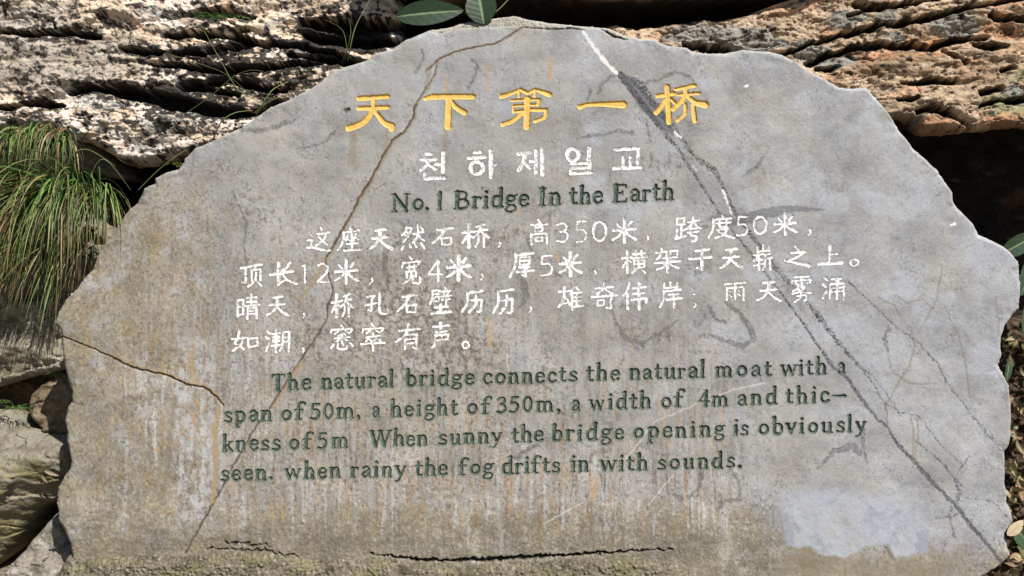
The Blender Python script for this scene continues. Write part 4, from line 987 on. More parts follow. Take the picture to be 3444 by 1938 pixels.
for pts, w in [([(2059, 1043), (2074, 1093), (2109, 1144), (2165, 1154), (2215, 1124), (2281, 1078)], [8, 12, 16, 14, 12, 6]),
               ([(2442, 1018), (2488, 1053), (2528, 1114), (2538, 1139), (2498, 1164), (2427, 1144), (2387, 1124)], [10, 16, 18, 16, 18, 16, 5]),
               ([(2380, 1030), (2410, 1075), (2440, 1085)], [5, 12, 10]),
               ([(1741, 922), (1761, 957), (1771, 993), (1751, 1033)], [18, 24, 22, 8]),
               ([(1770, 800), (1790, 850), (1800, 880)], [8, 10, 6]),
               ([(1349, 813), (1299, 840), (1291, 906), (1311, 945)], [12, 16, 16, 8]),
               ([(1500, 900), (1505, 930), (1505, 960)], [10, 14, 5]),
               ([(1587, 200), (1605, 219), (1596, 261), (1573, 298)], [10, 14, 12, 8]),
               ([(2085, 251), (2120, 272), (2160, 279), (2225, 265), (2271, 242), (2318, 256), (2336, 279)], [8, 9, 9, 10, 10, 9, 5]),
               ([(2066, 254), (2029, 275), (2010, 317)], [6, 12, 9]),
               ([(2358, 1577), (2354, 1644), (2313, 1675)], [14, 13, 9]),
               ([(2461, 1582), (2492, 1640), (2487, 1680), (2425, 1689)], [11, 12, 11, 14]), ([(2425, 1665), (2425, 1710)], 9),
               ([(2903, 1448), (2898, 1492), (2916, 1559)], [14, 12, 5]), ([(2751, 1573), (2804, 1519), (2862, 1501), (2889, 1519)], [5, 18, 26, 18]),
               ([(2270, 1660), (2290, 1680)], [14, 18]), ([(1730, 1540), (1780, 1510), (1810, 1495)], [8, 11, 8]),
               ([(1810, 1480), (1850, 1475)], 6),
               ([(2510, 585), (2545, 560), (2570, 525)], [4, 14, 5]), ([(2977, 1836), (3008, 1880)], [7, 9]),
               ([(2990, 1095), (2975, 1140), (2985, 1180)], [6, 12, 8]), ([(800, 437), (870, 440), (930, 425), (1000, 400)], [6, 12, 14, 4]),
               ([(1140, 860 - 440), (1120, 450), (1090, 480), (1010, 500)], [4, 6, 8, 5]),
               ([(780, 640), (800, 690), (830, 750), (820, 830), (835, 900)], [6, 4, 6, 4, 7]),
               ([(2130, 450), (2080, 440), (2020, 455), (1960, 460)], [10, 9, 8, 7]), ([(2170, 400), (2180, 440), (2190, 480)], [4, 9, 3]),
               ([(2450, 100), (2420, 130), (2400, 180)], [3, 4, 3]),
               ([(1990, 300), (1975, 335)], [9, 4]), ([(1420, 170), (1425, 200), (1400, 240)], [6, 8, 6])]:
    paint_line(pts, w, [0.095, 0.09, 0.095], 0.8, 5, 560 + int(pts[0][1]) % 60, 7, 2.5, 0, 0.35 + 0.65 * mott)
# big stained crack running down from the top
crk = [(1764, 88), (1712, 121), (1670, 147), (1554, 168), (1479, 196), (1433, 242)]
paint_line(crk, 8, [0.25, 0.185, 0.11], 0.5, 3, 601, 3, 4)
paint_line(crk, 4, [0.09, 0.06, 0.035], 0.9, 3, 601, 0, 2, 3.0)
crk = [(1470, 205), (1462, 250), (1393, 360), (1388, 398), (1361, 441), (1317, 474), (1290, 523), (1252, 593), (1203, 675), (1176, 729), (1128, 813), (1093, 872)]
paint_line([(a + 5, b) for a, b in crk], [5, 6, 8, 9, 10, 13, 14, 14, 14, 14, 16, 12], [0.245, 0.185, 0.115], 0.6, 3, 602, 4, 4)
paint_line(crk, [2, 2, 4, 5, 5, 5, 6, 6, 6, 5, 6, 5], [0.075, 0.05, 0.03], 0.95, 3, 602, 1, 2, 4.0)
paint_line([(1093, 872), (1060, 940), (1012, 1010)], [14, 12, 6], [0.28, 0.21, 0.12], 0.7, 3, 603, 4, 4)
paint_line([(1093, 872), (1105, 926), (1118, 968), (1116, 1000), (1101, 1027), (1101, 1069), (1070, 1124), (1027, 1186), (992, 1240), (965, 1282), (905, 1376), (854, 1446), (784, 1567), (728, 1674), (672, 1770), (622, 1862)],
           [4, 3, 4, 5, 6, 3, 4, 5, 5, 5, 5, 5, 5, 5, 5, 4], [0.07, 0.05, 0.035], 0.9, 3, 604, 1, 2, 3.0)
paint_line([(1007, 1230), (965, 1300), (905, 1390)], [16, 10, 5], [0.33, 0.20, 0.08], 0.5, 3, 605, 5, 4)
lcr = [(205, 1132), (279, 1160), (348, 1191), (397, 1213), (447, 1238), (559, 1263), (627, 1294), (687, 1304), (728, 1335), (751, 1365)]
paint_line([(a, b - 7) for a, b in lcr], [2, 3, 4, 8, 12, 11, 10, 14, 14, 8], [0.31, 0.215, 0.11], 0.6, 3, 606, 8, 5)
paint_line(lcr, [3, 3, 4, 5, 6, 5, 5, 5, 4, 3], [0.05, 0.035, 0.025], 0.95, 3, 607, 0, 2, 5.0)
paint_line([(735, 1365), (722, 1480), (728, 1560), (712, 1690)], [10, 18, 16, 12], [0.31, 0.215, 0.10], 0.7, 4, 608, 6, 5)
paint_line([(650, 1160), (640, 1220), (655, 1290)], [8, 14, 16], [0.32, 0.22, 0.11], 0.6, 4, 609, 6, 5)
paint_line([(590, 1330), (575, 1460), (560, 1560), (545, 1690)], [12, 18, 16, 8], [0.19, 0.16, 0.11], 0.55, 4, 610, 5, 6)
for cx, cy, w, l in [(650, 1412, 11, 26), (660, 1352, 9, 12), (640, 1475, 9, 6), (530, 1515, 8, 10), (612, 1648, 9, 6), (1165, 620, 8, 6), (1745, 700, 5, 40), (1875, 860, 8, 14),
                     (1645, 1120, 12, 90), (1500, 300, 9, 60), (1640, 260, 6, 90), (1850, 230, 10, 60), (2000, 1800 - 160, 8, 60), (1875, 872, 7, 10)]:
    paint_line([(cx, cy - l / 2), (cx + 1, cy + l / 2)], w, [0.40, 0.245, 0.11], 0.55, 3, 611 + int(cx) % 40, 4, 4)
# rain marks below the gold characters
for cx, y0, y1, w in [(1188, 455, 545, 22), (1300, 450, 500, 10), (1500, 440, 560, 12), (1440, 240, 300, 16)]:
    paint_line([(cx, y0), (cx - 3, y1)], w, [0.225, 0.185, 0.125], 0.6, 4, 631 + int(cx) % 40, 8, 6)
# brownish scribbles at the right
for pts in [[(3175, 1025), (3224, 1124), (3252, 1234), (3263, 1333)], [(3090, 1120), (3120, 1065), (3150, 1010), (3170, 900)], [(3010, 990), (3050, 1020), (3100, 1005), (3140, 1040)],
            [(2985, 1190), (3000, 1250), (3060, 1290), (3150, 1290)], [(3350, 1000), (3360, 1080), (3358, 1130)], [(3060, 1090), (3078, 1160), (3060, 1230), (3020, 1290), (2975, 1375)],
            [(3064, 1400), (3072, 1440), (3068, 1530)], [(3085, 1400), (3088, 1480), (3070, 1560)], [(2950, 1000), (3010, 1030), (3030, 1060)]]:
    paint_line(pts, [3, 5] + [6] * (len(pts) - 3) + [5], [0.18, 0.145, 0.105], 0.5, 3, 641 + int(pts[0][0]) % 40, 2, 3)
for pts in [[(2100, 1790 - 240), (2140, 1500), (2200, 1420), (2340, 1300 + 60), (2470, 1350 - 40), (2570, 1290)], [(2180, 1700), (2230, 1640), (2265, 1600)], [(1705, 1190), (1710, 1250)], [(1830, 1760), (1960, 1690)]]:
    paint_line(pts, 3, [0.55, 0.53, 0.49], 0.55, 3, 661, 2, 2)
for cx, cy, w in [(3205, 755, 9), (2508, 290, 7), (1166, 370, 12)]:
    paint_line([(cx - 4, cy + 2), (cx + 6, cy - 1)], w, [0.72, 0.71, 0.68] if cx > 2000 else [0.10, 0.085, 0.06], 0.95, 1, 671, 4, 1, 0 if cx > 2000 else 6)
# rubbed pale patch at the lower right
patch = [(2614, 1678), (2655, 1645), (2735, 1634), (2803, 1634), (2880, 1650), (2952, 1656), (3010, 1640), (3060, 1640), (3090, 1672), (3110, 1700), (3125, 1734), (3130, 1800), (3118, 1864),
         (3062, 1873), (3008, 1876), (2985, 1838), (2940, 1834), (2900, 1848), (2870, 1868), (2841, 1879), (2800, 1874), (2759, 1864), (2722, 1842), (2690, 1846), (2640, 1838), (2634, 1800), (2618, 1752)]
pd = poly_sdf(X, Y, patch) + 12 * fbm(X / 40, Y / 40, 681, 4, .6) - 5 * sst(1790, 1850, Y) * fbm(X / 14, Y / 20, 682, 3)
sw = fbm((X + 0.5 * Y + 90 * n_lo) / 150, (Y + 0.2 * X + 120 * n_md) / 75, 683, 5, .5)
pk = sst(-14, 40, pd + 10 * n_hi) * (1 - 0.2 * sst(-0.1, .4, n_md))  
kb = sst(1770, 1830, Y); pk = pk * (1 - kb) + kb * sst(-4, 12, pd + 9 * n_hi) * 0.95
pc = np.ones(C.shape) * np.array([0.345, 0.368, 0.405])
pc = mixc(pc, [0.26, 0.28, 0.325], sst(-0.05, 0.35, sw)); pc = mixc(pc, [0.34, 0.32, 0.30], sst(0.1, 0.5, -sw) * 0.6)
C = C * (1 - (pk * 0.94)[..., None]) + pc * (pk * 0.94)[..., None]
below = sst(1800, 1850, Y) * sst(2600, 2640, X) * sst(3330, 3100, X) * (1 - pk)
C = mixc(C, [0.20, 0.165, 0.11], below * sst(-0.3, 0.2, n_md + .5 * n_hi) * 0.7)
# rough weathered rim at the top
rim_line = np.interp(X[0], [1400, 1470, 1545, 1764, 1819, 1889, 1927, 1964, 2020, 2062, 2113, 2130], [90, 112, 98, 86, 95, 98, 93, 98, 92, 121, 131, 120])[None, :]
rim = sst(3, -2, Y - rim_line - 3 * n_px) * ((X > 1410) & (X < 2130))
C = mixc(C, [0.33, 0.31, 0.25], rim * 0.8)
C = mixc(C, [0.09, 0.075, 0.05], rim * sst(0.15, 0.35, n_px + .5 * n_hi) * 0.7)
H = H - rim * (7 + 5 * n_hi + 3 * n_px)
paint_line([(1764, 91), (1819, 96), (1889, 98), (1927, 93), (1964, 99)], [2, 4, 4, 8, 3], [0.03, 0.025, 0.02], 0.9, 2, 691, 2, 2, 8)
paint_line([(2015, 92), (2040, 105), (2062, 121), (2110, 130)], [3, 7, 9, 3], [0.03, 0.025, 0.02], 0.9, 3, 692, 2, 2, 8)
paint_line([(1240, 1862), (1361, 1878), (1450, 1886), (1531, 1886), (1650, 1882), (1764, 1876), (1950, 1866), (2153, 1853), (2270, 1848)], [2, 6, 12, 9, 15, 12, 8, 5, 1], [0.02, 0.017, 0.012], 1.0, 6, 690, 6, 2, 18)
# cracks near the foot
for pts, w in [([(755, 1825), (830, 1830), (910, 1836)], [2, 6, 2]), ([(693, 1848), (760, 1846), (800, 1853), (860, 1850), (910, 1856), (960, 1868), (1003, 1866)], [2, 5, 3, 8, 4, 6, 2])]:
    paint_line(pts, w, [0.02, 0.017, 0.012], 0.85, 9, 693, 7, 2, 8)
C = mixc(C, [0.15, 0.128, 0.088], sst(1740, 1880, Y + 40 * n_md) * sst(2620, 2200, X) * 0.4 * sst(-0.3, 0.2, n_hi + n_md))
# light caught by the bevelled edge painted in pale, and a dirty rim
C = mixc(C, [0.47, 0.455, 0.42], sst(8, 2, edge + 3 * n_px) * 0.55 * sst(-0.3, 0.2, n_md + 0.2))
C = mixc(C, [0.20, 0.17, 0.10], sst(50, 6, edge) * sst(0.0, 0.4, n_hi + 0.6 * n_md) * 0.5 * sst(1500, 700, X))
H = H + HC * (G2 < 0) - 1.0 * sst(0.30, 0.45, n_px + 0.25 * n_hi)

# --- cut the lettering
KD = {'gold': 7.5, 'white': 3.2, 'green': 7.0}
KR = {'gold': 3.6, 'white': 3.4, 'green': 4.6}
gk = np.array([0 if g[0] == 'gold' else 1 if g[0] == 'white' else 2 for g in GLYPHS] + [0])
kk = gk[GID]
Dp = np.choose(kk, [4.6, 2.2, 5.5]); Rr = np.choose(kk, [3.0, 3.2, 4.6])
inn = np.clip(-(-G2), 0, None)
H = H - np.where(G2 > 0, Dp * sst(0, 1, np.clip(G2 / Rr, 0, 1)), 0)
paint = np.zeros(C.shape)
worn = sst(0.04, 0.28, fbm(X / 16, Y / 16, 702, 4, .62) + 0.12 * n_px)
gold = mixc(np.ones(C.shape) * np.array([0.66, 0.43, 0.09]), [0.56, 0.39, 0.13], sst(-0.1, .4, n_hi)); gold = mixc(gold, [0.55, 0.38, 0.16], worn * 0.35)
whit = mixc(np.ones(C.shape) * np.array([0.84, 0.84, 0.83]), [0.36, 0.35, 0.33], worn * 0.85); whit = mixc(whit, [0.30, 0.29, 0.27], sst(0.35, .5, n_px + .3 * n_hi) * .6)
gren = mixc(np.ones(C.shape) * np.array([0.034, 0.060, 0.046]), [0.060, 0.095, 0.074], sst(-0.1, .3, n_hi + .5 * n_px)); gren = mixc(gren, [0.15, 0.15, 0.13], worn * 0.3)
PC = np.where((kk == 0)[..., None], gold, np.where((kk == 1)[..., None], whit, gren))
chip = sst(0.16, 0.26, fbm(X / 13, Y / 13, 705, 4, .66) + 0.10 * n_px)
PC = np.where((kk == 1)[..., None], PC * (1 - 0.75 * chip[..., None]) + C * 0.9 * 0.75 * chip[..., None], PC)
PC = np.where((kk == 2)[..., None], PC * (1 - 0.42 * chip[..., None]) + C * 0.42 * chip[..., None], PC)
PC = np.where((kk == 0)[..., None], PC * (1 - 0.30 * chip[..., None]) + np.array([0.30, 0.22, 0.11]) * 0.30 * chip[..., None], PC)
PC = PC * (1 + 0.16 * np.clip(n_px + n_hi, -1, 1))[..., None]
core = sst(1.4, 3.2, G2) * sst(-0.15, 0.2, fbm(X / 22, Y / 22, 706, 3))
PC = np.where((kk == 1)[..., None], PC * (1 - 0.26 * core[..., None]), PC)
# dirty outline where the brush stopped short of the cut, and a little overpaint
halo = sst(-7, -1.0, G2) * (G2 <= 0.3) * (G2 > -50)
C = np.where((kk == 2)[..., None], mixc(C, [0.20, 0.165, 0.11], halo * 0.35), mixc(C, [0.15, 0.13, 0.11], halo * 0.25 * (kk == 1) + halo * 0.2 * (kk == 0)))
PC[G2 < 0.2] *= 1.0

Wz = H / 1000.0
UVW = np.stack([(X2 - 1722) / 1000, (969 - Y2) / 1000, Wz], -1).reshape(-1, 3)
WV = to_world(UVW)
q = grid_quads(NX, NY)
q = q[inside.ravel()[q].all(1)]
gm = G2.ravel()[q].mean(1)
isg = gm > 0.12
qs = q[~isg]
def submesh(name, qq, cols, mat, origin):
    used, inv = np.unique(qq, return_inverse=True)
    return mesh_from(name, WV[used] - origin, inv.reshape(-1, 4), cols.reshape(-1, 3)[used], True, mat), used
root = link('inscribed_stone', None, label='huge grey stone slab carved with gold, white and green inscriptions', cat='stone slab')
root.empty_display_size = 0.2
root_loc = np.array(to_world(np.array([[0, -1.10, -0.1]]))[0])
root.location = root_loc
# slab: face + rough broken edge + back
used, inv = np.unique(qs, return_inverse=True)
fq = inv.reshape(-1, 4)
fv = UVW[used]; fc = C.reshape(-1, 3)[used]; fs = S2.ravel()[used]; fS = S.ravel()[used]
allused, ainv = np.unique(q, return_inverse=True)
aq = ainv.reshape(-1, 4)
e = np.concatenate([aq[:, [0, 1]], aq[:, [1, 2]], aq[:, [2, 3]], aq[:, [3, 0]]]).astype(np.int64)
N = len(allused)
be = e[~np.isin(e[:, 0] * N + e[:, 1], e[:, 1] * N + e[:, 0])]
gidx = allused[be]                      # grid indices
pos = {}
lookup = np.full(NX * NY, -1, np.int64); lookup[used] = np.arange(len(used))
be = lookup[gidx]
bv = np.unique(be)
verts = [fv]; cols = [fc]; quads = [fq]
prev = np.arange(len(fv)); off = len(fv)
cx, cy = fv[:, 0].mean(), fv[:, 1].mean()
TH = 0.19; LV = 9
for li in range(1, LV + 1):
    f = li / LV
    nv = fv[bv].copy()
    u, v = nv[:, 0], nv[:, 1]
    bul = 0.016 * fbm(u * 5 + f * 3, v * 5 + f * 2, 711, 3) + 0.006 * fbm(u * 25, v * 25 + f * 9, 712, 2)
    grow = 0.010 * math.sin(math.pi * f) + bul * min(1, f * 3) - 0.03 * f * f
    rr = np.hypot(u - cx, v - cy)
    nv[:, 0] += (u - cx) / rr * grow; nv[:, 1] += (v - cy) / rr * grow
    nv[:, 2] = nv[:, 2] * (1 - f) - TH * f
    cc = np.ones((len(bv), 3)) * np.array([0.24, 0.215, 0.17]) * (1 + 0.45 * fbm(u * 30, v * 30 + f * 12, 713, 3)[:, None])
    new = np.full(len(fv), -1, np.int64); new[bv] = off + np.arange(len(bv))
    a, b = be[:, 0], be[:, 1]
    quads.append(np.stack([prev[b], prev[a], new[a], new[b]], -1))
    verts.append(nv); cols.append(cc); prev = new; off += len(bv)
verts.append(np.array([[cx, cy, -TH - 0.02]])); cols.append(np.array([[0.2, 0.18, 0.15]]))
tris = np.stack([prev[be[:, 1]], prev[be[:, 0]], np.full(len(be), off)], -1)
me = mesh_from('slab', to_world(np.concatenate(verts)) - root_loc, np.concatenate(quads), np.concatenate(cols), True, MAT_SLAB, tris)
link('slab', me, parent=root)
# each carved sign
qg = q[isg]
gq_id = GID.ravel()[qg]
wgt = G2.ravel()[qg]
gid_face = gq_id[np.arange(len(qg)), wgt.argmax(1)]
order = np.argsort(gid_face, kind='stable'); qg = qg[order]; gid_face = gid_face[order]
bounds = np.searchsorted(gid_face, np.arange(len(GLYPHS) + 1))
PCf = PC
for gi, (kind, part, lab, _) in enumerate(GLYPHS):
    qq = qg[bounds[gi]:bounds[gi + 1]]
    if not len(qq): continue
    me, u_ = submesh(part, qq, PCf, MAT_PAINT, root_loc)
    link(part, me, parent=root, label=(lab if lab else {'white': 'painted white', 'green': 'painted dark green'}[kind]))

# ------------------------------------------------------------------ mortar footing in front of the slab
def foot_height(X, Y, S):
    d = np.maximum(S, 0)
    gl = 0.006 * fbm(X / 26, Y / 22, 801, 4, .6) + 0.0018 * fbm(X / 8, Y / 7, 802, 3) + 0.012 * fbm(X / 90, Y / 60, 803, 3)
    f1, e1, r1, _, _, _ = worley(X / 13, Y / 11, 805)
    gl = gl + 0.005 * sst(0.55, 0.1, f1) * (r1 > 0.35) - 0.003 * sst(0.2, 0.5, fbm(X / 15, Y / 12, 806, 3))
    return gl + 0.25 * np.clip(d / 1000, 0, 1) + 0.012 * sst(0, 30, d)
def foot_extra(c, X, Y, n1, n2, n3):
    f1, e1, r1, r2, _, _ = worley(X / 13, Y / 11, 805)
    g_ = sst(0.5, 0.3, f1) * (r1 > 0.35)
    c = c * (1 - g_[..., None]) + c * (0.6 + 1.0 * r2)[..., None] * g_[..., None]
    c = mixc(c, [0.17, 0.16, 0.075], sst(0.05, 0.35, fbm(X / 120, Y / 50, 811, 4) + 0.3 * n2) * 0.6)
    c = mixc(c, [0.36, 0.33, 0.26], sst(0.30, 0.42, n3) * 0.7)
    c = mixc(c, [0.045, 0.038, 0.028], sst(0.26, 0.36, -n3 + 0.3 * n2) * 0.7)
    return c
build_rock('mortar_footing', [(228, 1868), (262, 1880), (330, 1874), (420, 1868), (520, 1862), (620, 1866), (700, 1862), (800, 1852), (900, 1856), (980, 1870), (1060, 1880), (1200, 1872), (1290, 1872),
            (1361, 1884), (1440, 1890), (1531, 1894), (1600, 1896), (1700, 1893), (1800, 1888), (1950, 1880), (2050, 1874), (2150, 1870), (2253, 1882), (2330, 1925), (2450, 1990), (2900, 2050), (3300, 2080), (3300, 2300), (0, 2300), (150, 1990)],
           0.0, 0.30, 3.0, foot_height, stone_colour([0.135, 0.116, 0.082], [0.07, 0.06, 0.04], [0.20, 0.175, 0.135], 821, 0.6, foot_extra),
           'rough grey-brown mortar footing holding the bottom of the inscribed stone', 'footing', 7, 0.03, 7, 13)

# ------------------------------------------------------------------ grass
rg = random.Random(11)
def blade(verts, quads, cols, root_p, dirv, length, width, droop, colr, segs=9, tipcol=None, out=0.0):
    p = Vector(root_p); d = Vector(dirv).normalized(); step = length / segs
    side = d.cross(Vector((0, 0, 1)))
    if side.length < 0.1: side = Vector((1, 0, 0))
    side.normalize()
    side = (side + Vector((rg.uniform(-.5, .5), rg.uniform(-.5, .5), rg.uniform(-.5, .5)))).normalized()
    b0 = len(verts)
    for i in range(segs + 1):
        t = i / segs
        w = width * (1 - t ** 1.6) * 0.5 + 0.0002
        nrm = side.cross(d).normalized()
        verts.extend([p - side * w, p + nrm * w * 0.45, p + side * w])
        c = [colr[k] * (1 - t) + (tipcol or colr)[k] * t for k in range(3)]
        cols.extend([c, c, c])
        if i < segs:
            a = b0 + i * 3
            quads.append((a, a + 1, a + 4, a + 3)); quads.append((a + 1, a + 2, a + 5, a + 4))
        d = (d + Vector((0, -droop, 0)) * (1.0 / segs)).normalized()
        p = p + d * step
    return

GREEN = [(0.06, 0.125, 0.022), (0.035, 0.08, 0.015), (0.10, 0.18, 0.035), (0.022, 0.05, 0.012), (0.13, 0.19, 0.045)]
DRY = [(0.22, 0.15, 0.075), (0.16, 0.095, 0.05), (0.28, 0.21, 0.11), (0.11, 0.06, 0.032), (0.07, 0.045, 0.025)]
def tussock(boxes, label):
    root = link('grass_tussock', None, label=label, cat='grass', group='grass tussocks hanging from the boulders')
    root.empty_display_size = 0.05
    X0, Y0 = boxes[0][0], boxes[0][1]
    org = np.array(to_world(np.array([P(X0, Y0, boxes[0][4])]))[0]); root.location = org
    for nm, pal, frac in (('green_blades', GREEN, 0), ('dry_blades', DRY, 1)):
        vs, qs, cs = [], [], []
        for (x0, y0, x1, y1, w, n, L, dirx, diry, dr) in boxes:
            nn = int(n * (0.62 if frac == 0 else 0.5))
            for _ in range(nn):
                fx = rg.random()
                X = x0 + (x1 - x0) * fx; Y = y0 + (y1 - y0) * fx + rg.gauss(0, 14)
                r = P(X, Y, w + rg.uniform(-0.03, 0.06))
                ll = L * rg.uniform(0.45, 1.15) * (0.8 if frac else 1)
                dx = rg.gauss(dirx, 0.45); dy = (diry if frac == 0 else diry - 0.5) + rg.gauss(0, 0.35)
                c = rg.choice(pal); k = rg.uniform(.75, 1.25); c = tuple(v * k for v in c)
                tip = c if frac or rg.random() < .6 else tuple(0.5 * a + 0.5 * b for a, b in zip(c, (0.3, 0.24, 0.10)))
                blade(vs, qs, cs, r, (dx, dy, 0.55 + rg.uniform(-.2, .5)), ll, rg.choice((0.003, 0.005, 0.007, 0.0095)), dr * rg.uniform(.8, 1.5), c, 9, tip)
        me = mesh_from(nm, to_world(np.array([tuple(v) for v in vs])) - org, qs, np.array(cs), True, MAT_LEAF)
        link(nm, me, parent=root, kind='stuff')
tussock([(-80, 470, 230, 452, -0.22, 300, 0.19, -0.2, 0.5, 3.0), (130, 446, 240, 470, -0.24, 110, 0.17, 0.5, 0.5, 3.2)],
        'upper tuft of green grass drooping below the pale rock ledge')
tussock([(-160, 690, 260, 640, -0.20, 300, 0.55, -0.75, 0.75, 1.7), (0, 660, 330, 650, -0.22, 380, 0.46, -0.45, 0.6, 2.2), (200, 640, 370, 680, -0.22, 240, 0.38, 0.15, 0.9, 3.0),
         (-120, 820, 330, 780, -0.24, 420, 0.36, -0.5, -0.1, 1.6)],
        'large shaggy tussock of green and dry grass beside the left shoulder of the slab')

def tuft(X, Y, w, n, L, label, spread=0.7, wid=0.004, name='grass_tuft', xr=20, pal=GREEN):
    vs, qs, cs = [], [], []
    for _ in range(n):
        r = P(X + rg.uniform(-xr, xr), Y + rg.uniform(-4, 6), w + rg.uniform(-.02, .02))
        c = rg.choice(pal)
        blade(vs, qs, cs, r, (rg.gauss(0, spread), 0.7, 0.5), L * rg.uniform(.5, 1.2), wid * rg.uniform(.7, 1.3), 1.6, c, 6)
    org = np.array(to_world(np.array([P(X, Y, w)]))[0])
    me = mesh_from(name, to_world(np.array([tuple(v) for v in vs])) - org, qs, np.array(cs), True, MAT_LEAF)
    o = link(name, me, label=label, cat='grass', group='small grass sprouts on the rocks'); o.location = org
tuft(740, 58, -0.26, 90, 0.05, 'row of tiny green sprouts in the hollow on top of the left ledge', 0.9, 0.004, 'grass_tuft', 85)
tuft(200, 1262, -0.24, 34, 0.05, 'small green tuft against the left edge of the slab above the brown stone', 0.7, 0.005, 'grass_tuft', 14)
tuft(75, 1372, -0.26, 40, 0.07, 'sparse green sprouts in the soil above the mossy boulder', 0.8, 0.004, 'grass_tuft', 50)
tuft(10, 1350, -0.26, 24, 0.045, 'low leafy sprouts at the left border above the mossy boulder', 0.8, 0.006, 'grass_tuft', 16)
tuft(597, 556, -0.16, 12, 0.035, 'tiny pale green fern sprout between the ledge and the slab', 0.6, 0.008, 'grass_tuft', 4, [(0.2, 0.25, 0.06)])

def stalk(pts, w, width, label, col=(0.16, 0.20, 0.07)):
    cu = catmull([(float(a), float(b)) for a, b in pts], 6)
    vs, qs = [], []
    n = len(cu)
    for i, (a, b) in enumerate(cu):
        a2, b2 = cu[min(n - 1, i + 1)]; a1, b1 = cu[max(0, i - 1)]
        t = Vector((a2 - a1, -(b2 - b1), 0)).normalized(); nrm = Vector((-t.y, t.x, 0))
        ww = width * (1 - 0.8 * i / n) / 2
        c = Vector(P(a, b, w + 0.05 * math.sin(math.pi * i / n)))
        for k in range(4):
            an = math.pi / 2 * k
            vs.append(c + nrm * ww * math.cos(an) + Vector((0, 0, 1)) * ww * 0.6 * math.sin(an))
        if i:
            for k in range(4):
                p0 = (i - 1) * 4; p1 = i * 4
                qs.append((p0 + k, p0 + (k + 1) % 4, p1 + (k + 1) % 4, p1 + k))
    org = np.array(to_world(np.array([tuple(vs[0])]))[0])
    me = mesh_from('grass_stalk', to_world(np.array([tuple(v) for v in vs])) - org, qs, np.ones((len(vs), 3)) * np.array(col), True, MAT_LEAF)
    o = link('grass_stalk', me, label=label, cat='grass', group='long grass stalks crossing the left ledge'); o.location = org
stalk([(862, 385), (890, 340), (920, 300), (970, 275)], -0.18, 0.007, 'bright arching grass blade rising behind the slab edge left of centre', (0.16, 0.24, 0.06))
stalk([(870, 380), (900, 345), (960, 320), (1060, 285)], -0.18, 0.004, 'thin grass blade lying along the slab edge towards the upper right')
stalk([(856, 380), (880, 350), (800, 300), (740, 200), (690, 110), (665, 65)], -0.22, 0.0035, 'long thin stalk curving over the middle of the left ledge')
stalk([(1170, 205), (1180, 150), (1200, 80), (1250, -10)], -0.20, 0.006, 'tall green stalk leaning right to the top edge beside the leaves')
stalk([(1160, 205), (1165, 160), (1150, 100), (1090, 65)], -0.21, 0.0025, 'fine stalk bending left near the tall green stalk')
stalk([(1150, 210), (1172, 150), (1180, 100), (1172, 60)], -0.21, 0.0025, 'fine upright stalk beside the tall green stalk')
stalk([(465, 640), (530, 575), (600, 520), (640, 500)], -0.15, 0.004, 'straight grass stem running up along the slab shoulder under the left ledge')
stalk([(716, 470), (745, 410), (790, 380), (850, 372)], -0.16, 0.006, 'arching green blade over the slab edge below the ledge')
stalk([(630, 378), (700, 330), (800, 250), (880, 240), (940, 290)], -0.2, 0.002, 'hair thin stem arching across the dark crevice')
stalk([(560, 180), (640, 205), (760, 250), (850, 330)], -0.2, 0.002, 'hair thin stem slanting down the ledge to the slab edge')
stalk([(210, 600), (245, 520), (300, 505), (390, 560)], -0.12, 0.0045, 'arched grass blade crossing the dark hollow under the left ledge')
stalk([(285, 640), (330, 545), (370, 550), (440, 640)], -0.12, 0.004, 'second arched grass blade hanging in the dark hollow')

# ------------------------------------------------------------------ broad leaves
def leaf_mesh(cx, cy, w, length, width, ang, tilt, seed, col=(0.022, 0.044, 0.022), name='leaf', curl=0.12, dot=False):
    nu, nv = 33, 17
    vs, cs = [], []
    for i in range(nu):
        t = i / (nu - 1)
        prof = math.sin(math.pi * t ** 0.85) ** 0.75
        tooth = 1 + 0.03 * math.sin(t * 85)
        for j in range(nv):
            s = -1 + 2 * j / (nv - 1)
            x = (t - 0.5) * length
            y = s * width / 2 * prof * tooth
            vein = abs(math.sin((t * 7 - abs(s) * 1.2) * math.pi)) ** 0.3
            z = -curl * length * (t - 0.4) ** 2 + abs(s) * width * 0.10 * prof - 0.0015 * (1 - vein)
            ca, sa = math.cos(ang), math.sin(ang)
            p = Vector((x * ca - y * sa, x * sa + y * ca, z + tilt * y))
            c = Vector(P(cx, cy, w))
            vs.append(c + p)
            k = 0.85 + 0.15 * vein
            mid = max(0, 1 - abs(s) * 9)
            cs.append([v * k * (1 - mid) + m * mid for v, m in zip(col, (0.22, 0.28, 0.14))])
    q = grid_quads(nv, nu)
    back = [(v - Vector((0, 0, 0.0009))) for v in vs]
    n = len(vs)
    q2 = q[:, ::-1] + n
    return vs + back, np.concatenate([q, q2]), cs + cs

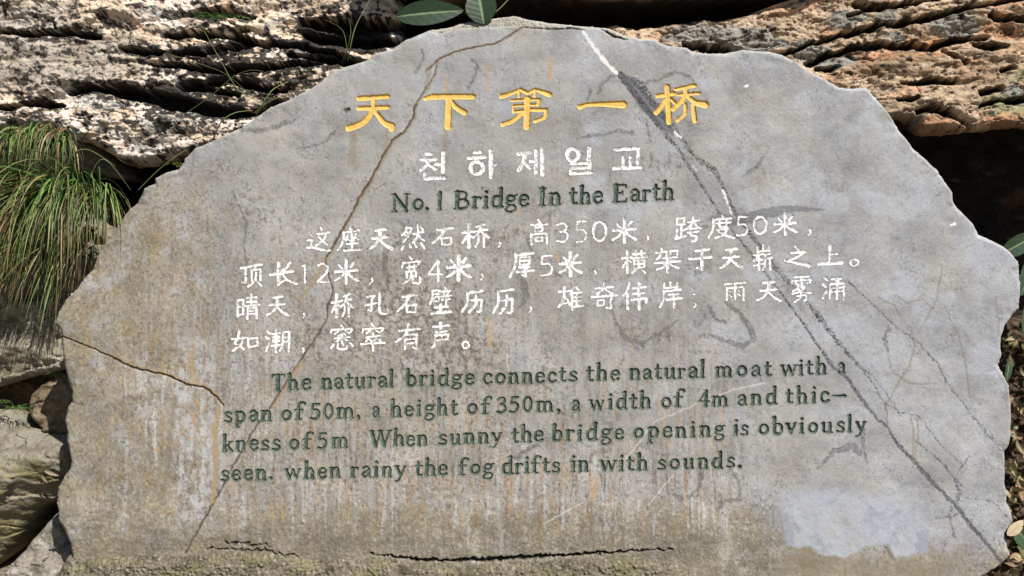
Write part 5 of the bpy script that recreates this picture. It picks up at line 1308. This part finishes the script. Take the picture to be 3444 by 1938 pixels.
def plant(leaves, stems, label, cat='plant', name='leafy_plant', base=None):
    root = link(name, None, label=label, cat=cat)
    root.empty_display_size = 0.05
    org = np.array(to_world(np.array([P(*base)]))[0]); root.location = org
    for lf in leaves:
        vs, q, cs = leaf_mesh(*lf)
        me = mesh_from('leaf', to_world(np.array([tuple(v) for v in vs])) - org, q, np.array(cs), True, MAT_LEAF)
        link('leaf', me, parent=root)
    for pts, wd_ in stems:
        vs, qs = [], []
        pts = catmull(pts, 6)
        for i, p in enumerate(pts):
            c = Vector(P(*p))
            for k in range(6):
                a = math.pi / 3 * k
                vs.append(c + Vector((math.cos(a), 0.4 * math.sin(a), math.sin(a))) * wd_)
            if i:
                for k in range(6):
                    qs.append(((i - 1) * 6 + k, (i - 1) * 6 + (k + 1) % 6, i * 6 + (k + 1) % 6, i * 6 + k))
        me = mesh_from('stem', to_world(np.array([tuple(v) for v in vs])) - org, qs, np.ones((len(vs), 3)) * np.array([0.09, 0.08, 0.04]), True, MAT_LEAF)
        link('stem', me, parent=root)
plant([(1445, 44, -0.02, 0.235, 0.082, 0.10, 0.1, 1), (1617, 20, 0.0, 0.125, 0.105, 1.75, 0.0, 2)],
      [([(1562, 42, -0.03), (1610, 60, -0.05), (1680, 30, -0.10), (1760, -80, -0.2), (1820, -260, -0.3)], 0.003)],
      'dark green plant with two broad serrated leaves above the peak of the slab', base=(1700, -200, -0.3))
plant([(3432, 820, -0.10, 0.16, 0.07, 0.5, 0.2, 3, (0.035, 0.065, 0.035)), (3470, 905, -0.10, 0.20, 0.075, 1.2, 0.1, 4, (0.04, 0.075, 0.04)),
       (3455, 1070, -0.12, 0.15, 0.05, 1.5, 0.3, 5, (0.045, 0.085, 0.04)), (3392, 1240, -0.14, 0.10, 0.03, 1.4, 0.3, 6, (0.04, 0.07, 0.035))],
      [([(3440, 1300, -0.2), (3460, 1100, -0.16), (3475, 930, -0.13), (3450, 830, -0.12)], 0.003)],
      'dark leafed plant peeping out behind the right edge of the slab', base=(3440, 1300, -0.2))
plant([(172, 1592, -0.125, 0.055, 0.014, -0.35, 0.2, 9, (0.42, 0.34, 0.24)), (150, 1612, -0.135, 0.035, 0.012, -0.9, 0.2, 10, (0.30, 0.22, 0.14))], [],
      'pair of small withered leaves lying on the mossy boulder by the slab edge', cat='dead leaves', name='fallen_leaves', base=(165, 1600, -0.12))
plant([(3446, 1812, 0.0, 0.11, 0.06, -0.9, 0.2, 7, (0.05, 0.10, 0.045)), (3416, 1776, 0.004, 0.075, 0.03, 0.75, -0.5, 8, (0.50, 0.38, 0.25))],
      [([(3440, 1770, 0.01), (3520, 1760, -0.02), (3560, 1820, -0.08)], 0.003)],
      'green leaf and a withered tan leaf lapping the lower right edge of the slab', base=(3560, 1820, -0.08))
# dry leaf litter on the soil at the right
proto = None
pal = [(0.20, 0.09, 0.04), (0.30, 0.20, 0.10), (0.12, 0.07, 0.035), (0.22, 0.19, 0.07), (0.26, 0.13, 0.08)]
vs_a, q_a, c_a = [], [], []
n0 = 0
for i in range(260):
    X_ = rg.uniform(3385, 3700); Y_ = rg.uniform(1095, 1990)
    vs, q, cs = leaf_mesh(X_, Y_, -0.14 + rg.uniform(-.03, .05) + 0.05 * (Y_ - 1500) / 1000, rg.uniform(.03, .075), rg.uniform(.012, .03), rg.uniform(0, 6.3), rg.uniform(-1, 1), i, rg.choice(pal), curl=rg.uniform(-3, 3))
    vs = vs[:33 * 17]; cs = cs[:33 * 17]
    idx = [a * 17 + b for a in range(0, 33, 4) for b in range(0, 17, 4)]
    vs_a += [vs[k] for k in idx]; c_a += [cs[k] for k in idx]
    q_a.append(grid_quads(5, 9) + n0); n0 += len(idx)
org = np.array(to_world(np.array([P(3500, 1500, -0.2)]))[0])
me = mesh_from('dry_leaf_litter', to_world(np.array([tuple(v) for v in vs_a])) - org, np.concatenate(q_a), np.array(c_a), True, MAT_LEAF)
o = link('dry_leaf_litter', me, label='curled dry brown leaves scattered beside the right edge of the slab', cat='leaf litter', kind='stuff'); o.location = org
